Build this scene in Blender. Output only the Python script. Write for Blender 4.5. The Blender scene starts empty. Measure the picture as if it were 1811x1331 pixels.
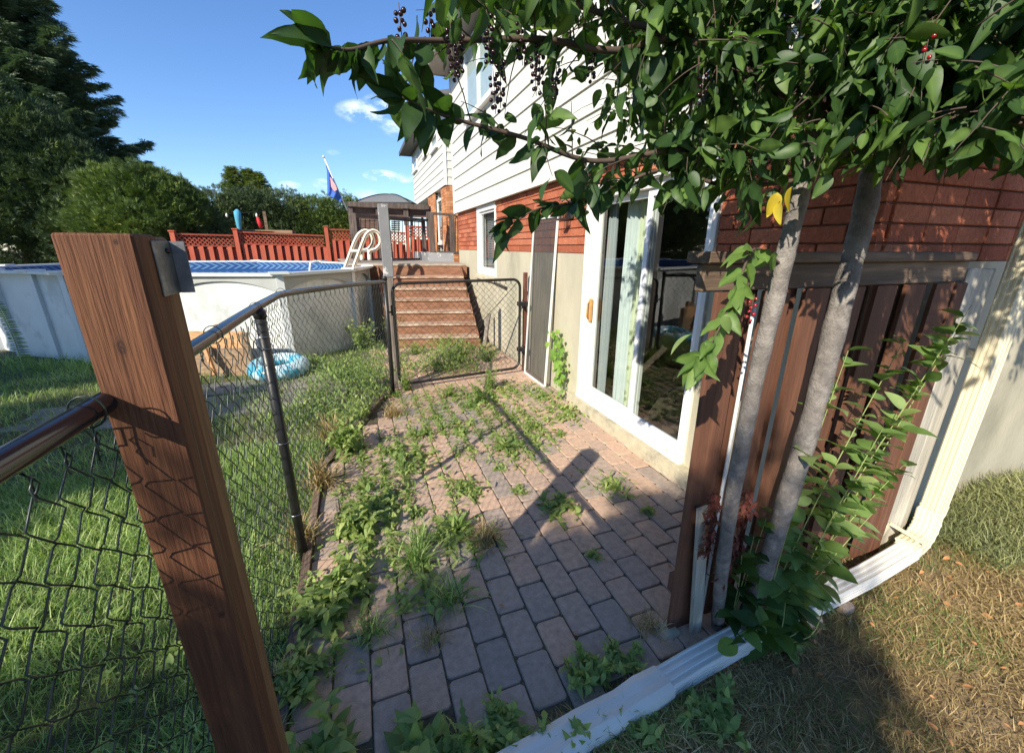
import bpy, math, random
import numpy as np
from mathutils import Vector, Matrix
random.seed(7); rng = np.random.default_rng(11)
C = bpy.context.scene.collection
S = bpy.context.scene
# ------------------------------------------------------------------ camera
FPX, PITCH, ROLL, YAW, EYE = 717.5, 17.63, .287, 20.13, 1.75
_p, _r, _y = map(math.radians, (PITCH, ROLL, YAW))
FWD = Vector((math.sin(_y)*math.cos(_p), math.cos(_y)*math.cos(_p), -math.sin(_p)))
_R0 = Vector((math.cos(_y), -math.sin(_y), 0)); _U0 = _R0.cross(FWD)
RGT = _R0*math.cos(_r) + _U0*math.sin(_r); UPV = -_R0*math.sin(_r) + _U0*math.cos(_r)
cam = bpy.data.cameras.new('camera'); co = bpy.data.objects.new('camera', cam); C.objects.link(co)
M = Matrix((RGT, UPV, -FWD)).transposed().to_4x4(); M.translation = (0, 0, EYE); co.matrix_world = M
cam.sensor_width = 36; cam.lens = 36*FPX/1811; cam.clip_start = .02; cam.clip_end = 600
S.camera = co
# ------------------------------------------------------------------ sky, sun, exposure
SUN_AZ, SUN_EL = 51.2, 31.8          # shadows point this way (from +Y towards +X)
w = bpy.data.worlds.new('World'); S.world = w; w.use_nodes = True
nt = w.node_tree; N = nt.nodes; L = nt.links
bg = N['Background']; sky = N.new('ShaderNodeTexSky'); sky.sky_type = 'NISHITA'; sky.sun_disc = False
sky.sun_elevation = math.radians(SUN_EL); sky.sun_rotation = math.radians(SUN_AZ+180)
sky.air_density = 1.0; sky.dust_density = .05; sky.ozone_density = 3.0
bg.inputs[1].default_value = .15
hsv = N.new('ShaderNodeHueSaturation'); hsv.inputs['Saturation'].default_value = 1.1; L.new(sky.outputs[0], hsv.inputs['Color'])
sk2 = N.new('ShaderNodeVectorMath'); sk2.operation = 'MULTIPLY'; sk2.inputs[1].default_value = (.66, .72, .85); L.new(hsv.outputs[0], sk2.inputs[0])
# small fair-weather clouds low over the horizon
tc = N.new('ShaderNodeTexCoord'); last = sk2.outputs[0]
def cmath(op, a, b=None, c=None, use=None):
    n = N.new('ShaderNodeMath'); n.operation = op
    for i, v in enumerate((a, b, c)):
        if v is None: continue
        if isinstance(v, (int, float)): n.inputs[i].default_value = v
        else: L.new(v, n.inputs[i])
    return n.outputs[0]
sep = N.new('ShaderNodeSeparateXYZ'); L.new(tc.outputs['Generated'], sep.inputs[0])
azn = cmath('ARCTAN2', sep.outputs[0], sep.outputs[1]); eln = cmath('ARCSINE', sep.outputs[2])
nz = N.new('ShaderNodeTexNoise'); nz.inputs['Scale'].default_value = 22; nz.inputs['Detail'].default_value = 7; nz.inputs['Roughness'].default_value = .6
mp = N.new('ShaderNodeMapping'); mp.inputs['Scale'].default_value = (1, 1, 2.0); L.new(tc.outputs['Generated'], mp.inputs[0]); L.new(mp.outputs[0], nz.inputs[0])
def raydir(x, y):
    d = FWD*FPX + RGT*(x-905.5) - UPV*(y-665.5); return d.normalized()
tot = None
for (px, py, wx, wy, am) in ((645, 200, 46, 22, 1), (690, 190, 46, 24, .9), (675, 311, 30, 10, 1), (715, 315, 16, 9, .8), (568, 325, 16, 9, .7), (655, 343, 30, 8, .5), (715, 225, 40, 22, .9), (512, 327, 20, 7, .5), (590, 270, 12, 5, .25)):
    d = raydir(px, py); a0 = math.atan2(d.x, d.y); e0 = math.asin(d.z)
    d2 = raydir(px+wx, py); d3 = raydir(px, py-wy)
    da = abs(math.atan2(d2.x, d2.y)-a0)+1e-4; de = abs(math.asin(d3.z)-e0)+1e-4
    u = cmath('DIVIDE', cmath('SUBTRACT', azn, a0), da); v = cmath('DIVIDE', cmath('SUBTRACT', eln, e0), de)
    q = cmath('SUBTRACT', 1.0, cmath('ADD', cmath('MULTIPLY', u, u), cmath('MULTIPLY', v, v)))
    q = cmath('MULTIPLY', cmath('MAXIMUM', cmath('ADD', q, .35), 0.0), am*.75)
    tot = q if tot is None else cmath('MAXIMUM', tot, q)
nn = cmath('MULTIPLY', cmath('SUBTRACT', nz.outputs[0], .42), 5.0)
fac = cmath('MULTIPLY', tot, cmath('MAXIMUM', nn, 0.0)); fac = cmath('MINIMUM', fac, .93)
mx = N.new('ShaderNodeMixRGB'); L.new(fac, mx.inputs[0]); L.new(last, mx.inputs[1]); mx.inputs[2].default_value = (5.6, 6.2, 7.2, 1)
L.new(mx.outputs[0], bg.inputs[0])
sl = bpy.data.lights.new('sun', 'SUN'); so = bpy.data.objects.new('sun', sl); C.objects.link(so)
a_, e_ = math.radians(SUN_AZ), math.radians(SUN_EL)
sdir = Vector((math.sin(a_)*math.cos(e_), math.cos(a_)*math.cos(e_), -math.sin(e_)))
so.rotation_euler = sdir.to_track_quat('-Z', 'Y').to_euler(); so.location = (-8, -6, 12)
sl.energy = 4.7; sl.angle = math.radians(.53); sl.color = (1, .92, .78)
S.view_settings.view_transform = 'Standard'; S.view_settings.look = 'None'; S.view_settings.exposure = .72; S.view_settings.gamma = 1
S.cycles.max_bounces = 10; S.cycles.transparent_max_bounces = 24; S.cycles.sample_clamp_indirect = 6
# ------------------------------------------------------------------ photograph measurements -> world points
def onz(x, y, z=0.):
    d = raydir(x, y); return Vector((0, 0, EYE)) + d*((z-EYE)/d.z)
def onx(x, y, X=2.25):
    d = raydir(x, y); return Vector((0, 0, EYE)) + d*(X/d.x)
def ony(x, y, Y=1.18):
    d = raydir(x, y); return Vector((0, 0, EYE)) + d*(Y/d.y)
def proj(P):
    P = np.asarray(P, float)-np.array([0, 0, EYE]); z = P@np.array(FWD)
    zz = np.where(z > .02, z, .02)
    return 905.5+FPX*(P@np.array(RGT))/zz, 665.5-FPX*(P@np.array(UPV))/zz, z
# ------------------------------------------------------------------ materials
def mat(name, col, rough=.7, var=.15, scale=8, bump=0., bscale=None, stretch=(1, 1, 1), col2=None, c2lo=.5, c2hi=.62, metal=0., spec=.4, trans=None, tint=None, detail=6, spots=None, coords='Object'):
    m = bpy.data.materials.new(name); m.use_nodes = True; t = m.node_tree; n = t.nodes; l = t.links
    b = n['Principled BSDF']; b.inputs['Roughness'].default_value = rough; b.inputs['Metallic'].default_value = metal
    b.inputs['Specular IOR Level'].default_value = spec
    tcn = n.new('ShaderNodeTexCoord'); mpn = n.new('ShaderNodeMapping'); mpn.inputs['Scale'].default_value = stretch
    l.new(tcn.outputs[coords], mpn.inputs[0])
    no = n.new('ShaderNodeTexNoise'); no.inputs['Scale'].default_value = scale; no.inputs['Detail'].default_value = detail; no.inputs['Roughness'].default_value = .6
    l.new(mpn.outputs[0], no.inputs[0])
    rp = n.new('ShaderNodeMapRange'); rp.inputs[1].default_value = .25; rp.inputs[2].default_value = .75
    rp.inputs[3].default_value = 1-var; rp.inputs[4].default_value = 1+var; l.new(no.outputs[0], rp.inputs[0])
    base = n.new('ShaderNodeRGB'); base.outputs[0].default_value = (*col, 1); cur = base.outputs[0]
    if tint is not None:     # per-piece colour attribute mixes towards another true colour
        at = n.new('ShaderNodeAttribute'); at.attribute_name = 'tint'
        cr = n.new('ShaderNodeValToRGB'); l.new(at.outputs['Fac'], cr.inputs[0])
        els = cr.color_ramp.elements
        for i, (p_, c_) in enumerate(tint):
            e = els[i] if i < 2 else els.new(p_)
            e.position = p_; e.color = (*c_, 1)
        cur = cr.outputs[0]
    if col2 is not None:
        n2 = n.new('ShaderNodeTexNoise'); n2.inputs['Scale'].default_value = scale*.45; n2.inputs['Detail'].default_value = 9; n2.inputs['Roughness'].default_value = .7
        l.new(mpn.outputs[0], n2.inputs[0]); r2 = n.new('ShaderNodeMapRange'); r2.inputs[1].default_value = c2lo; r2.inputs[2].default_value = c2hi; l.new(n2.outputs[0], r2.inputs[0])
        mxn = n.new('ShaderNodeMixRGB'); l.new(r2.outputs[0], mxn.inputs[0]); l.new(cur, mxn.inputs[1]); mxn.inputs[2].default_value = (*col2, 1); cur = mxn.outputs[0]
    if spots is not None:
        vo = n.new('ShaderNodeTexVoronoi'); vo.inputs['Scale'].default_value = spots[1]; l.new(mpn.outputs[0], vo.inputs[0])
        r3 = n.new('ShaderNodeMapRange'); r3.inputs[1].default_value = spots[2]; r3.inputs[2].default_value = spots[2]*.5; l.new(vo.outputs[0], r3.inputs[0])
        mxn = n.new('ShaderNodeMixRGB'); l.new(r3.outputs[0], mxn.inputs[0]); l.new(cur, mxn.inputs[1]); mxn.inputs[2].default_value = (*spots[0], 1); cur = mxn.outputs[0]
    vm = n.new('ShaderNodeVectorMath'); vm.operation = 'SCALE'; l.new(cur, vm.inputs[0]); l.new(rp.outputs[0], vm.inputs['Scale'])
    l.new(vm.outputs[0], b.inputs['Base Color'])
    if bump:
        nb = n.new('ShaderNodeTexNoise'); nb.inputs['Scale'].default_value = bscale or scale*3; nb.inputs['Detail'].default_value = 5; l.new(mpn.outputs[0], nb.inputs[0])
        bn = n.new('ShaderNodeBump'); bn.inputs['Strength'].default_value = bump; bn.inputs['Distance'].default_value = .01; l.new(nb.outputs[0], bn.inputs['Height']); l.new(bn.outputs[0], b.inputs['Normal'])
    if trans:
        tr = n.new('ShaderNodeBsdfTranslucent'); ms = n.new('ShaderNodeMixShader'); ms.inputs[0].default_value = trans
        v2 = n.new('ShaderNodeVectorMath'); v2.operation = 'MULTIPLY'; l.new(vm.outputs[0], v2.inputs[0]); v2.inputs[1].default_value = (1.5, 1.7, .6); l.new(v2.outputs[0], tr.inputs[0])
        l.new(b.outputs[0], ms.inputs[1]); l.new(tr.outputs[0], ms.inputs[2]); l.new(ms.outputs[0], n['Material Output'].inputs[0])
    return m
G = {}
def wood(name, col, col2, **k):
    a = dict(rough=.75, var=.35, scale=5, stretch=(9, 9, .7), bump=.5, bscale=14, col2=col2, c2lo=.45, c2hi=.7); a.update(k); return mat(name, col, **a)
G['post'] = wood('stained_post_wood', (.095, .034, .015), (.19, .08, .033), scale=4, stretch=(26, 26, 1.1), var=.28, bump=.5, bscale=9, c2lo=.4, c2hi=.75)
G['post2'] = wood('bare_post_wood', (.22, .115, .05), (.13, .06, .03), stretch=(8, 8, .5))
G['board'] = wood('brown_fence_stain', (.125, .052, .03), (.19, .085, .048), stretch=(14, 14, .9), scale=3, var=.2, bump=.3)
G['oldwood'] = wood('weathered_wood', (.12, .08, .055), (.26, .18, .115), scale=4, stretch=(.6, 8, 8))
G['greyboard'] = wood('weathered_grey_board', (.42, .39, .32), (.58, .53, .44), scale=4, stretch=(9, 9, .6))
G['greypaint'] = mat('flaking_grey_paint', (.21, .21, .215), .6, .1, 6, col2=(.62, .6, .56), c2lo=.565, c2hi=.58, bump=.2)
G['greyv'] = wood('weathered_step_post', (.16, .13, .11), (.3, .26, .22))
G['deck'] = wood('brown_grey_deck_wood', (.085, .062, .05), (.17, .135, .11), stretch=(8, 8, .8))
G['decktop'] = wood('grey_deck_boards', (.3, .25, .2), (.42, .36, .28), stretch=(.8, 8, 8))
G['step'] = wood('red_brown_stair_stain', (.19, .085, .045), (.28, .14, .08), scale=3, stretch=(.8, 7, 7))
G['stepnose'] = wood('worn_tread_wood', (.24, .12, .07), (.5, .4, .3), scale=4, stretch=(.8, 8, 8), c2lo=.4, c2hi=.6)
G['newwood'] = wood('fresh_pine', (.5, .27, .12), (.62, .38, .2), stretch=(.6, 9, 9))
G['newwood2'] = wood('aged_pine', (.26, .17, .1), (.38, .26, .16), stretch=(.6, 9, 9))
G['redfence'] = wood('red_fence_stain', (.42, .085, .045), (.5, .13, .07), scale=2, stretch=(5, 5, .8), var=.15)
G['slat'] = wood('dark_slat_wood', (.12, .07, .05), (.2, .13, .095), stretch=(.7, 6, 6))
G['black'] = mat('black_vinyl_steel', (.018, .018, .018), .38, .3, 30, bump=.1, spec=.5)
G['rail'] = mat('worn_black_steel', (.014, .016, .024), .18, .3, 14, spec=.6, metal=.0, col2=(.10, .10, .11), c2lo=.6, c2hi=.7)
G['wire'] = mat('green_black_vinyl_wire', (.014, .024, .018), .35, .2, 40, spec=.6)
G['tie'] = mat('steel_tie_wire', (.5, .5, .5), .3, .1, 40, metal=1.)
G['rust'] = mat('brown_painted_steel', (.13, .05, .035), .6, .3, 30)
G['bracket'] = mat('galvanised_bracket', (.17, .175, .18), .5, .35, 30, metal=.5, col2=(.3, .3, .3), c2lo=.5, c2hi=.6, bump=.1)
G['siding'] = mat('white_siding', (.66, .64, .56), .45, .04, 3, stretch=(1, .4, 4), spec=.4)
G['trim'] = mat('white_trim', (.74, .73, .69), .4, .04, 8)
G['oldtrim'] = mat('peeling_white_paint', (.73, .71, .66), .5, .06, 10, col2=(.5, .45, .36), c2lo=.66, c2hi=.7, stretch=(1, 1, .5))
G['blueframe'] = mat('white_vinyl_frame', (.8, .81, .83), .35, .03, 8)
G['concrete'] = mat('foundation_concrete', (.46, .42, .31), .9, .16, 2.2, bump=.35, bscale=40, col2=(.31, .29, .21), c2lo=.5, c2hi=.68, stretch=(1, 1, .5))
G['concgrey'] = mat('pale_grey_parging', (.5, .48, .43), .9, .1, 3, bump=.3, bscale=30)
G['curb'] = mat('rough_concrete_curb', (.5, .44, .31), .95, .2, 12, bump=.8, bscale=60, col2=(.33, .3, .22), c2lo=.52, c2hi=.66)
G['mortar'] = mat('brown_mortar', (.16, .07, .045), .95, .2, 20)
BR = [(0, (.31, .085, .042)), (.5, (.40, .115, .055)), (1, (.48, .165, .085))]
G['brick'] = mat('red_rug_brick', (.5, .12, .05), .9, .22, 30, bump=1., bscale=75, tint=BR)
G['brick2'] = mat('orange_brown_brick', (.5, .18, .07), .9, .3, 30, bump=.8, bscale=60, tint=[(0, (.36, .14, .06)), (.5, (.5, .21, .09)), (1, (.6, .3, .14))])
G['paver'] = mat('concrete_paver', (.4, .3, .25), .92, .22, 30, bump=.45, bscale=260, tint=[(0, (.31, .265, .225)), (.35, (.40, .31, .25)), (.7, (.52, .355, .255)), (1, (.58, .395, .28))], spots=((.52, .48, .42), 110, .12), col2=(.2, .185, .165), c2lo=.56, c2hi=.8)
G['sand'] = mat('joint_sand', (.1, .085, .06), 1, .4, 40, bump=.5)
G['edging'] = wood('rotten_edging_board', (.13, .085, .06), (.22, .16, .12), stretch=(8, .6, 8))
G['soil'] = mat('grassy_soil', (.075, .075, .035), 1, .4, 6, bump=.8, bscale=30, col2=(.16, .125, .07), c2lo=.5, c2hi=.65)
G['drysoil'] = mat('dry_soil', (.26, .185, .10), 1, .35, 8, bump=.8, bscale=50, col2=(.12, .085, .05), c2lo=.5, c2hi=.65)
G['slab'] = mat('grey_stone_slab', (.24, .215, .185), .95, .3, 8, bump=.6, bscale=40, col2=(.12, .12, .07), c2lo=.5, c2hi=.65)
G['poolwall'] = mat('pool_wall_sheet', (.66, .67, .64), .4, .14, 2.2, col2=(.46, .48, .46), c2lo=.52, c2hi=.62, stretch=(1, 1, .7), detail=9)
G['poolval'] = mat('pool_valance', (.36, .37, .35), .5, .08, 4)
G['poolrail'] = mat('pool_top_rail', (.64, .66, .65), .35, .05, 6)
G['cream'] = mat('cream_plastic', (.78, .73, .6), .4, .05, 6)
G['brownstripe'] = mat('brown_plastic_stripe', (.2, .11, .06), .5, .05, 6)
G['downspout'] = mat('cream_aluminium', (.70, .63, .45), .45, .05, 6, col2=(.6, .55, .42), c2lo=.62, c2hi=.72)
G['pipe'] = mat('white_vinyl_pipe', (.68, .665, .61), .45, .14, 5, col2=(.5, .5, .46), c2lo=.58, c2hi=.75, stretch=(.4, 1, 1))
G['trunk'] = mat('grey_bark', (.17, .15, .135), .9, .35, 30, bump=.6, bscale=150, stretch=(1, 1, 1), col2=(.27, .245, .22), c2lo=.45, c2hi=.65, spots=((.14, .12, .1), 55, .16))
G['twig'] = mat('brown_twig', (.085, .06, .045), .8, .2, 30)
G['greentwig'] = mat('green_stem', (.25, .3, .1), .7, .2, 30)
LV = lambda nm, a, b, c, tr=.35, **k: mat(nm, b, k.pop('rough', .42), .14, 25, tint=[(0, a), (.55, b), (1, c)], trans=tr, spec=.45, **k)
G['leaf'] = LV('chokecherry_leaf', (.025, .058, .02), (.052, .11, .028), (.16, .26, .06), .38, rough=.5)
G['yleaf'] = LV('yellowed_leaf', (.55, .4, .03), (.6, .45, .04), (.62, .5, .06))
G['pleaf'] = LV('pale_leaf_underside', (.2, .3, .1), (.26, .36, .12), (.32, .42, .16), .3)
G['shoot'] = LV('shoot_leaf', (.08, .15, .04), (.17, .27, .075), (.33, .42, .16), .32)
G['vine'] = LV('vine_leaf', (.14, .26, .05), (.22, .36, .07), (.32, .44, .11), .4)
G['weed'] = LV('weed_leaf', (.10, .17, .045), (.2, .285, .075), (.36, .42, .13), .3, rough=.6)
G['grass'] = LV('lawn_grass', (.09, .16, .04), (.2, .32, .08), (.48, .55, .22), .3, rough=.6)
G['dry'] = LV('dry_grass', (.2, .14, .065), (.4, .29, .13), (.6, .48, .26), .2, rough=.8)
G['drygreen'] = LV('grey_green_ground_cover', (.16, .18, .07), (.25, .27, .11), (.4, .38, .18), .2, rough=.7)
G['deadleaf'] = mat('dead_leaf', (.42, .2, .08), .8, .4, 30)
G['reddry'] = mat('dried_red_plume', (.13, .035, .025), .9, .4, 30, col2=(.22, .09, .045), c2lo=.5, c2hi=.6)
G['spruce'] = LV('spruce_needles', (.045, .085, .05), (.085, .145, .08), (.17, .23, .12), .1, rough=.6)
G['cedar'] = LV('cedar_foliage', (.035, .06, .025), (.07, .11, .04), (.15, .19, .06), .15, rough=.6)
G['ycedar'] = LV('yellow_green_cedar', (.06, .10, .025), (.11, .165, .035), (.27, .31, .065), .2, rough=.6)
G['berry'] = mat('dark_purple_berry', (.02, .006, .01), .18, .1, 30, spec=.6)
G['redberry'] = mat('red_berry', (.3, .012, .02), .15, .1, 30, spec=.6)
G['roofmetal'] = mat('gazebo_roof_panel', (.16, .165, .165), .5, .05, 4)
G['eave'] = mat('taupe_soffit', (.34, .31, .26), .6, .06, 6)
G['eaved'] = mat('dark_gutter', (.085, .08, .075), .5, .06, 6)
G['shingle'] = mat('grey_shingle', (.12, .11, .1), .95, .25, 14, bump=.6)
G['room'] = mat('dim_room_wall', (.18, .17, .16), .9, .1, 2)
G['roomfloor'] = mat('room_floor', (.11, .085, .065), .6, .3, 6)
G['curtA'] = mat('pale_blue_curtain', (.66, .7, .68), .8, .08, 8)
G['curtB'] = mat('floral_curtain', (.68, .7, .5), .8, .1, 7, spots=((.3, .34, .18), 9, .33))
G['blind'] = mat('window_blind', (.42, .44, .45), .7, .05, 8)
G['brass'] = mat('wood_handle', (.5, .27, .09), .4, .2, 20)
G['lampblack'] = mat('lamp_black', (.03, .028, .025), .4, .1, 20)
G['bluecloth'] = mat('blue_umbrella_cloth', (.08, .34, .5), .8, .1, 6)
G['redcloth'] = mat('red_cloth', (.5, .02, .03), .7, .1, 8)
G['flag'] = mat('blue_flag_cloth', (.045, .13, .46), .7, .1, 5, trans=.15)
G['crest'] = mat('crest_print', (.55, .3, .3), .7, .3, 25)
G['greyrail'] = mat('grey_screen_frame', (.7, .7, .68), .4, .05, 8)
def glassmat(name, tintc=(.8, .86, .85), ior=1.55, extra=.1):
    m = bpy.data.materials.new(name); m.use_nodes = True; n = m.node_tree.nodes; l = m.node_tree.links; n.remove(n['Principled BSDF'])
    t = n.new('ShaderNodeBsdfTransparent'); t.inputs[0].default_value = (*tintc, 1); g = n.new('ShaderNodeBsdfGlossy'); g.inputs['Roughness'].default_value = .004
    ge = n.new('ShaderNodeNewGeometry'); dt = n.new('ShaderNodeVectorMath'); dt.operation = 'DOT_PRODUCT'; l.new(ge.outputs['Normal'], dt.inputs[0]); l.new(ge.outputs['Incoming'], dt.inputs[1])
    ab = n.new('ShaderNodeMath'); ab.operation = 'ABSOLUTE'; l.new(dt.outputs['Value'], ab.inputs[0]); sb_ = n.new('ShaderNodeMath'); sb_.operation = 'SUBTRACT'; sb_.inputs[0].default_value = 1; l.new(ab.outputs[0], sb_.inputs[1])
    pw_ = n.new('ShaderNodeMath'); pw_.operation = 'POWER'; pw_.inputs[1].default_value = 4; l.new(sb_.outputs[0], pw_.inputs[0])
    a = n.new('ShaderNodeMath'); a.operation = 'MULTIPLY_ADD'; a.inputs[1].default_value = .85; a.inputs[2].default_value = extra; l.new(pw_.outputs[0], a.inputs[0])
    ms = n.new('ShaderNodeMixShader'); l.new(a.outputs[0], ms.inputs[0]); l.new(t.outputs[0], ms.inputs[1]); l.new(g.outputs[0], ms.inputs[2]); l.new(ms.outputs[0], n['Material Output'].inputs[0]); return m
G['glass'] = glassmat('door_glass', ior=1.5, extra=.11)
def meshmat(name, col, op):
    m = bpy.data.materials.new(name); m.use_nodes = True; n = m.node_tree.nodes; l = m.node_tree.links
    b = n['Principled BSDF']; b.inputs['Base Color'].default_value = (*col, 1); b.inputs['Roughness'].default_value = .6
    t = n.new('ShaderNodeBsdfTransparent'); ms = n.new('ShaderNodeMixShader')
    tcn = n.new('ShaderNodeTexCoord'); no = n.new('ShaderNodeTexNoise'); no.inputs['Scale'].default_value = 6; mpn = n.new('ShaderNodeMapping'); mpn.inputs['Scale'].default_value = (1, 3, .4)
    l.new(tcn.outputs['Object'], mpn.inputs[0]); l.new(mpn.outputs[0], no.inputs[0])
    r = n.new('ShaderNodeMapRange'); r.inputs[1].default_value = .35; r.inputs[2].default_value = .65; r.inputs[3].default_value = op-.08; r.inputs[4].default_value = op+.1; l.new(no.outputs[0], r.inputs[0])
    l.new(r.outputs[0], ms.inputs[0]); l.new(t.outputs[0], ms.inputs[1]); l.new(b.outputs[0], ms.inputs[2]); l.new(ms.outputs[0], n['Material Output'].inputs[0]); return m
G['screen'] = meshmat('insect_screen', (.07, .068, .065), .6)
def watermat():
    m = mat('pool_water', (.02, .16, .36), .04, .1, 3, spec=.5); n = m.node_tree.nodes; l = m.node_tree.links
    nb = n.new('ShaderNodeTexNoise'); nb.inputs['Scale'].default_value = 5; bn = n.new('ShaderNodeBump'); bn.inputs['Strength'].default_value = .25; bn.inputs['Distance'].default_value = .05
    l.new(nb.outputs[0], bn.inputs['Height']); l.new(bn.outputs[0], n['Principled BSDF'].inputs['Normal']); return m
G['water'] = watermat()
def linermat():
    m = mat('patterned_pool_liner', (.02, .10, .30), .4, .1, 6); n = m.node_tree.nodes; l = m.node_tree.links
    tcn = n.new('ShaderNodeTexCoord'); sp = n.new('ShaderNodeSeparateXYZ'); l.new(tcn.outputs['UV'], sp.inputs[0])
    def mth(op, a, b=None):
        q = n.new('ShaderNodeMath'); q.operation = op
        for i, v in enumerate((a, b)):
            if v is None: continue
            if isinstance(v, (int, float)): q.inputs[i].default_value = v
            else: l.new(v, q.inputs[i])
        return q.outputs[0]
    u = mth('FRACT', mth('ADD', sp.outputs[0], 0.)); k = mth('ABSOLUTE', mth('SUBTRACT', mth('FRACT', mth('SUBTRACT', mth('MULTIPLY', sp.outputs[0], 5.0), mth('MULTIPLY', mth('ABSOLUTE', mth('SUBTRACT', sp.outputs[1], .5)), 2.2))), .5))
    r = mth('GREATER_THAN', k, .3)
    hf = mth('MULTIPLY', r, mth('LESS_THAN', mth('ABSOLUTE', mth('SUBTRACT', sp.outputs[1], .5)), .42))
    mx_ = n.new('ShaderNodeMixRGB'); l.new(mth('MULTIPLY', hf, .85), mx_.inputs[0]); mx_.inputs[1].default_value = (.014, .055, .18, 1); mx_.inputs[2].default_value = (.11, .24, .38, 1)
    l.new(mx_.outputs[0], n['Principled BSDF'].inputs['Base Color']); return m
G['liner'] = linermat()
def ringmat():
    m = mat('blue_printed_vinyl', (.05, .34, .5), .2, .1, 6, col2=(.5, .68, .74), c2lo=.5, c2hi=.53, spec=.6); m.node_tree.nodes['Principled BSDF'].inputs['Coat Weight'].default_value = .6; return m
G['ring'] = ringmat()
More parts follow.
